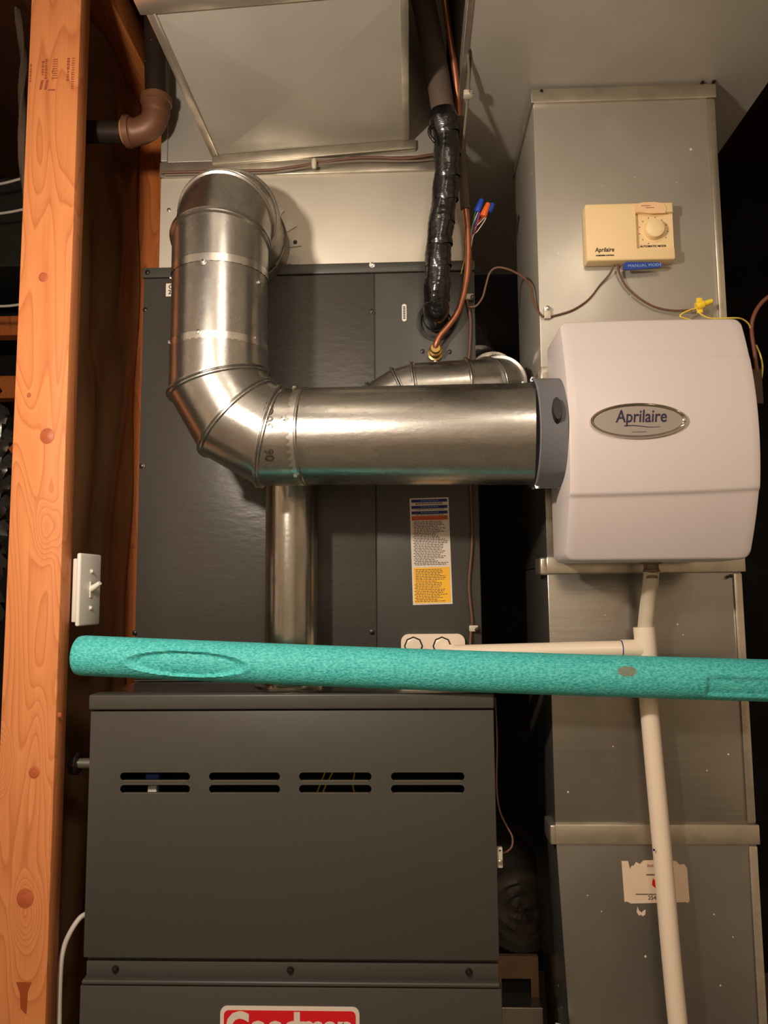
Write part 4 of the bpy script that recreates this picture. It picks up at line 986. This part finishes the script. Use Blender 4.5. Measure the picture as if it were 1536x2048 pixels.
# ================================================================ LOWER RIGHT BITS
cb = obj('side_bracket', cut(B(FX1+.0005, FX1+.009, 1.196, 1.206, P(0, 1731, 1.2).z, P(1000, 1694, 1.2).z, bev=.0015), LT((FX1+.005, 1.19, P(1000, 1700, 1.2).z), (0, 1, 0), [(0, .0018), (.03, .0018)], seg=10)), clip_m, label='small pale bracket screwed to the right side of the furnace', cat='bracket', smooth=30)
screw((FX1+.005, 1.196, P(1000, 1722, 1.2).z), (0, -1, 0), .003, cb)
wire('furnace_side_wire', [(990, 1395, 1.28), (994, 1480, 1.26), (993, 1570, 1.24), (999, 1620, 1.23), (1012, 1650, 1.225), (1024, 1672, 1.22), (1024, 1692, 1.215), (1014, 1703, 1.21), (1004, 1706, 1.205)], .0016, wire_br, 'thin brown wire curving down beside the right side of the furnace')
fd = empty('flex_duct_end', P(1040, 1825, 1.55), 'dark round flexible duct end between the furnace and the return duct', 'duct')
fc = P(1025, 1825, 1.56); fc.x = FX1+.082
obj('duct_body', LT((fc.x, 1.56, fc.z), (0, 1, 0), [(0, .074), (.005, .078), (.3, .078)], seg=40, cap=False), flex, fd, smooth=40)
bm = bmesh.new(); rr_ = []
for i in range(12):
    r = .076*i/11; rr_.append([bm.verts.new((fc.x+r*math.cos(2*math.pi*k/40), 1.562+(.004*math.sin(k*.55+i*1.3)*math.sin(i*.9)+.002*math.sin(i*2.1) if i < 9 else 0), fc.z+r*math.sin(2*math.pi*k/40))) for k in range(40)] if i else [bm.verts.new((fc.x, 1.562, fc.z))])
for k in range(40): bm.faces.new((rr_[0][0], rr_[1][k], rr_[1][(k+1) % 40]))
for a, b_ in zip(rr_[1:], rr_[2:]):
    for k in range(40): bm.faces.new((a[k], b_[k], b_[(k+1) % 40], a[(k+1) % 40]))
obj('crumpled_cap', bm, flex, fd, smooth=50)
wd = empty('plywood_panel', P(1065, 2010, 1.45), 'brown plywood panel with dark square hole low between furnace and return duct', 'panel')
q0, q1 = P(1002, 1905, 1.47), P(1134, 2012, 1.47)
pan_b = B(FX1+.004, RX0-.003, 1.455, 1.467, q1.z, q0.z, bev=.001)
h0, h1 = P(1003, 1957, 1.455), P(1063, 2003, 1.455)
obj('sheet', cut(pan_b, box(bmesh.new(), h0.x, h1.x, 1.44, 1.48, h1.z, h0.z)), ply, wd)
obj('hole_shade', B(h0.x-.003, h1.x+.005, 1.469, 1.475, h1.z-.005, h0.z+.005), gap_shade, wd)  # near-black sheet painting the shade inside the square hole
c = P(1050, 2050, 1.44)
obj('return_box', B(FX1+.003, RX0-.0015, 1.42, 1.60, 0, P(1050, 2015, 1.42).z, bev=.002), galv_low, label='pale galvanised box low between the furnace and return duct', cat='duct')
jb = empty('junction_box', P(1120, 2104, 1.226), 'small white tilted box at the bottom edge between return box and duct', 'box')
b = B(-.011, .011, -.02, .02, -.06, .03, bev=.002); bmesh.ops.rotate(b, verts=b.verts, cent=(0, 0, 0), matrix=Matrix.Rotation(.28, 3, 'Y')); bmesh.ops.translate(b, verts=b.verts, vec=P(1120, 2104, 1.226)); obj('box_shell', b, white, jb, smooth=30)
b = B(-.008, .008, -.022, -.019, -.05, .018, bev=.001); bmesh.ops.rotate(b, verts=b.verts, cent=(0, 0, 0), matrix=Matrix.Rotation(.28, 3, 'Y')); bmesh.ops.translate(b, verts=b.verts, vec=P(1120, 2104, 1.226)); obj('box_face', b, mat('grey_decal', (110, 108, 106), .5), jb, smooth=30)

# ================================================================ POOL NOODLE
nm_ = bpy.data.materials.new('teal_foam'); nm_.use_nodes = True; nt = nm_.node_tree; N = nt.nodes; L = nt.links; b = N['Principled BSDF']
b.inputs['Roughness'].default_value = .6; b.inputs['Specular IOR Level'].default_value = .35
tc = N.new('ShaderNodeTexCoord'); mp = N.new('ShaderNodeMapping'); mp.inputs['Scale'].default_value = (.55, 1, 1); L.new(tc.outputs['Object'], mp.inputs[0])
vo = N.new('ShaderNodeTexVoronoi'); vo.inputs['Scale'].default_value = 320; L.new(mp.outputs[0], vo.inputs[0])
no = N.new('ShaderNodeTexNoise'); no.inputs['Scale'].default_value = 400; no.inputs['Detail'].default_value = 3; L.new(mp.outputs[0], no.inputs[0])
mr = N.new('ShaderNodeMapRange'); mr.inputs[1].default_value = .3; mr.inputs[2].default_value = .74; L.new(no.outputs[0], mr.inputs[0])
mx = N.new('ShaderNodeMix'); mx.data_type = 'RGBA'; mx.inputs[6].default_value = (*lin((34, 164, 164)), 1); mx.inputs[7].default_value = (*lin((112, 222, 214)), 1); L.new(mr.outputs[0], mx.inputs[0])
# a brown smudge on the foam
NL, NR = P(172, 1311, 1.192), P(1570, 1362, 1.176)
NC = (NL+NR)/2; cst = P(1255, 1343, 1.15)
sub = N.new('ShaderNodeVectorMath'); sub.operation = 'SUBTRACT'; L.new(tc.outputs['Object'], sub.inputs[0])
NORG = Vector((NC.x, NC.y, NC.z-.031)); rel = cst-NORG; sub.inputs[1].default_value = rel
mp2 = N.new('ShaderNodeMapping'); mp2.inputs['Rotation'].default_value = (0, .5, 0); mp2.inputs['Scale'].default_value = (1, .4, 1.9); L.new(sub.outputs[0], mp2.inputs[0])
le = N.new('ShaderNodeVectorMath'); le.operation = 'LENGTH'; L.new(mp2.outputs[0], le.inputs[0])
ns = N.new('ShaderNodeMath'); ns.operation = 'MULTIPLY_ADD'; L.new(no.outputs[0], ns.inputs[0]); ns.inputs[1].default_value = .008; L.new(le.outputs['Value'], ns.inputs[2])
ms = N.new('ShaderNodeMapRange'); ms.inputs[1].default_value = .016; ms.inputs[2].default_value = .020; ms.inputs[3].default_value = .85; ms.inputs[4].default_value = 0; L.new(ns.outputs[0], ms.inputs[0])
m2 = N.new('ShaderNodeMix'); m2.data_type = 'RGBA'; L.new(ms.outputs[0], m2.inputs[0]); L.new(mx.outputs[2], m2.inputs[6]); m2.inputs[7].default_value = (*lin((128, 122, 98)), 1)
L.new(m2.outputs[2], b.inputs['Base Color'])
bp = N.new('ShaderNodeBump'); bp.inputs['Strength'].default_value = .6; bp.inputs['Distance'].default_value = .002; L.new(no.outputs[0], bp.inputs['Height']); L.new(bp.outputs[0], b.inputs['Normal'])
bm = bmesh.new(); n = 420; seg = 96; dirn = (NR-NL).normalized(); up = Vector((0, 0, 1)); sd = dirn.cross(up).normalized(); up = sd.cross(dirn)
rings = []; Ln = (NR-NL).length
def u_of(px):  # distance along noodle for a pixel column
    q = P(px, 1340, 1.2); return (q.x-NL.x)/dirn.x
D0, D1, D2 = u_of(268), u_of(508), u_of(1387)
for i in range(-6, n+1):
    if i < 0: s_ = i/6; u_ = -.012*math.sin(-s_*math.pi/2)*0 + .014*(s_); R = .0307*(1-.10*(-s_)**3) if i > -6 else .026; u_ = .014*s_
    else: u_ = Ln*i/n; R = .0307
    ctr = NL + dirn*u_; ring = []
    ctr = ctr + up*(-.0025*math.sin(math.pi*max(0, u_)/Ln))
    for k in range(seg):
        a = 2*math.pi*k/seg; d_ = sd*math.cos(a)+up*math.sin(a); r = R
        p_ = ctr + d_*r
        fr = (ctr.y-p_.y)/R; hz = (p_.z-ctr.z)/R
        if fr > 0:   # pressed-in oval bruise and the flattened run at the right end
            e_ = ((u_-(D0+D1)/2)/((D1-D0)/2))**2 + ((hz+.12)/.62)**2
            if e_ < 1: p_ += Vector((0, .0075*min(1, (1-e_)*3.0), 0))
            elif e_ < 1.25: p_ -= Vector((0, .0014*(1-(e_-1)/.25), 0))
            if u_ > D2 and -.75 < hz < .25: p_ += Vector((0, .0042*min(1, (u_-D2)/.004)*min(1, (.25-hz)*5, (hz+.75)*5), 0))
        ring.append(bm.verts.new(p_))
    rings.append(ring)
for x, y in zip(rings, rings[1:]):
    for k in range(seg): bm.faces.new((x[k], x[(k+1) % seg], y[(k+1) % seg], y[k]))
# hollow core at the ends
for ring, sgn in ((rings[0], -1), (rings[-1], 1)):
    c_ = sum((v.co for v in ring), Vector())/seg
    inn = [bm.verts.new(c_+(v.co-c_)*.35) for v in ring]; deep = [bm.verts.new(c_+(v.co-c_)*.35-dirn*sgn*.05) for v in ring]
    for k in range(seg):
        bm.faces.new((ring[k], ring[(k+1) % seg], inn[(k+1) % seg], inn[k])); bm.faces.new((inn[k], inn[(k+1) % seg], deep[(k+1) % seg], deep[k]))
    bm.faces.new(deep)
obj('foam_noodle', bm, nm_, label='long teal foam pool noodle lying across the furnace top', cat='pool noodle', smooth=50, origin=NORG)
for o in bpy.data.objects:
    if o.name.split('.')[0] in ('fine_print', 'label_print', 'band_print', 'dial_mark', 'grade_stamp', 'indicator_bar', 'tape_scribble', 'badge_small_print'): o['kind'] = 'stuff'
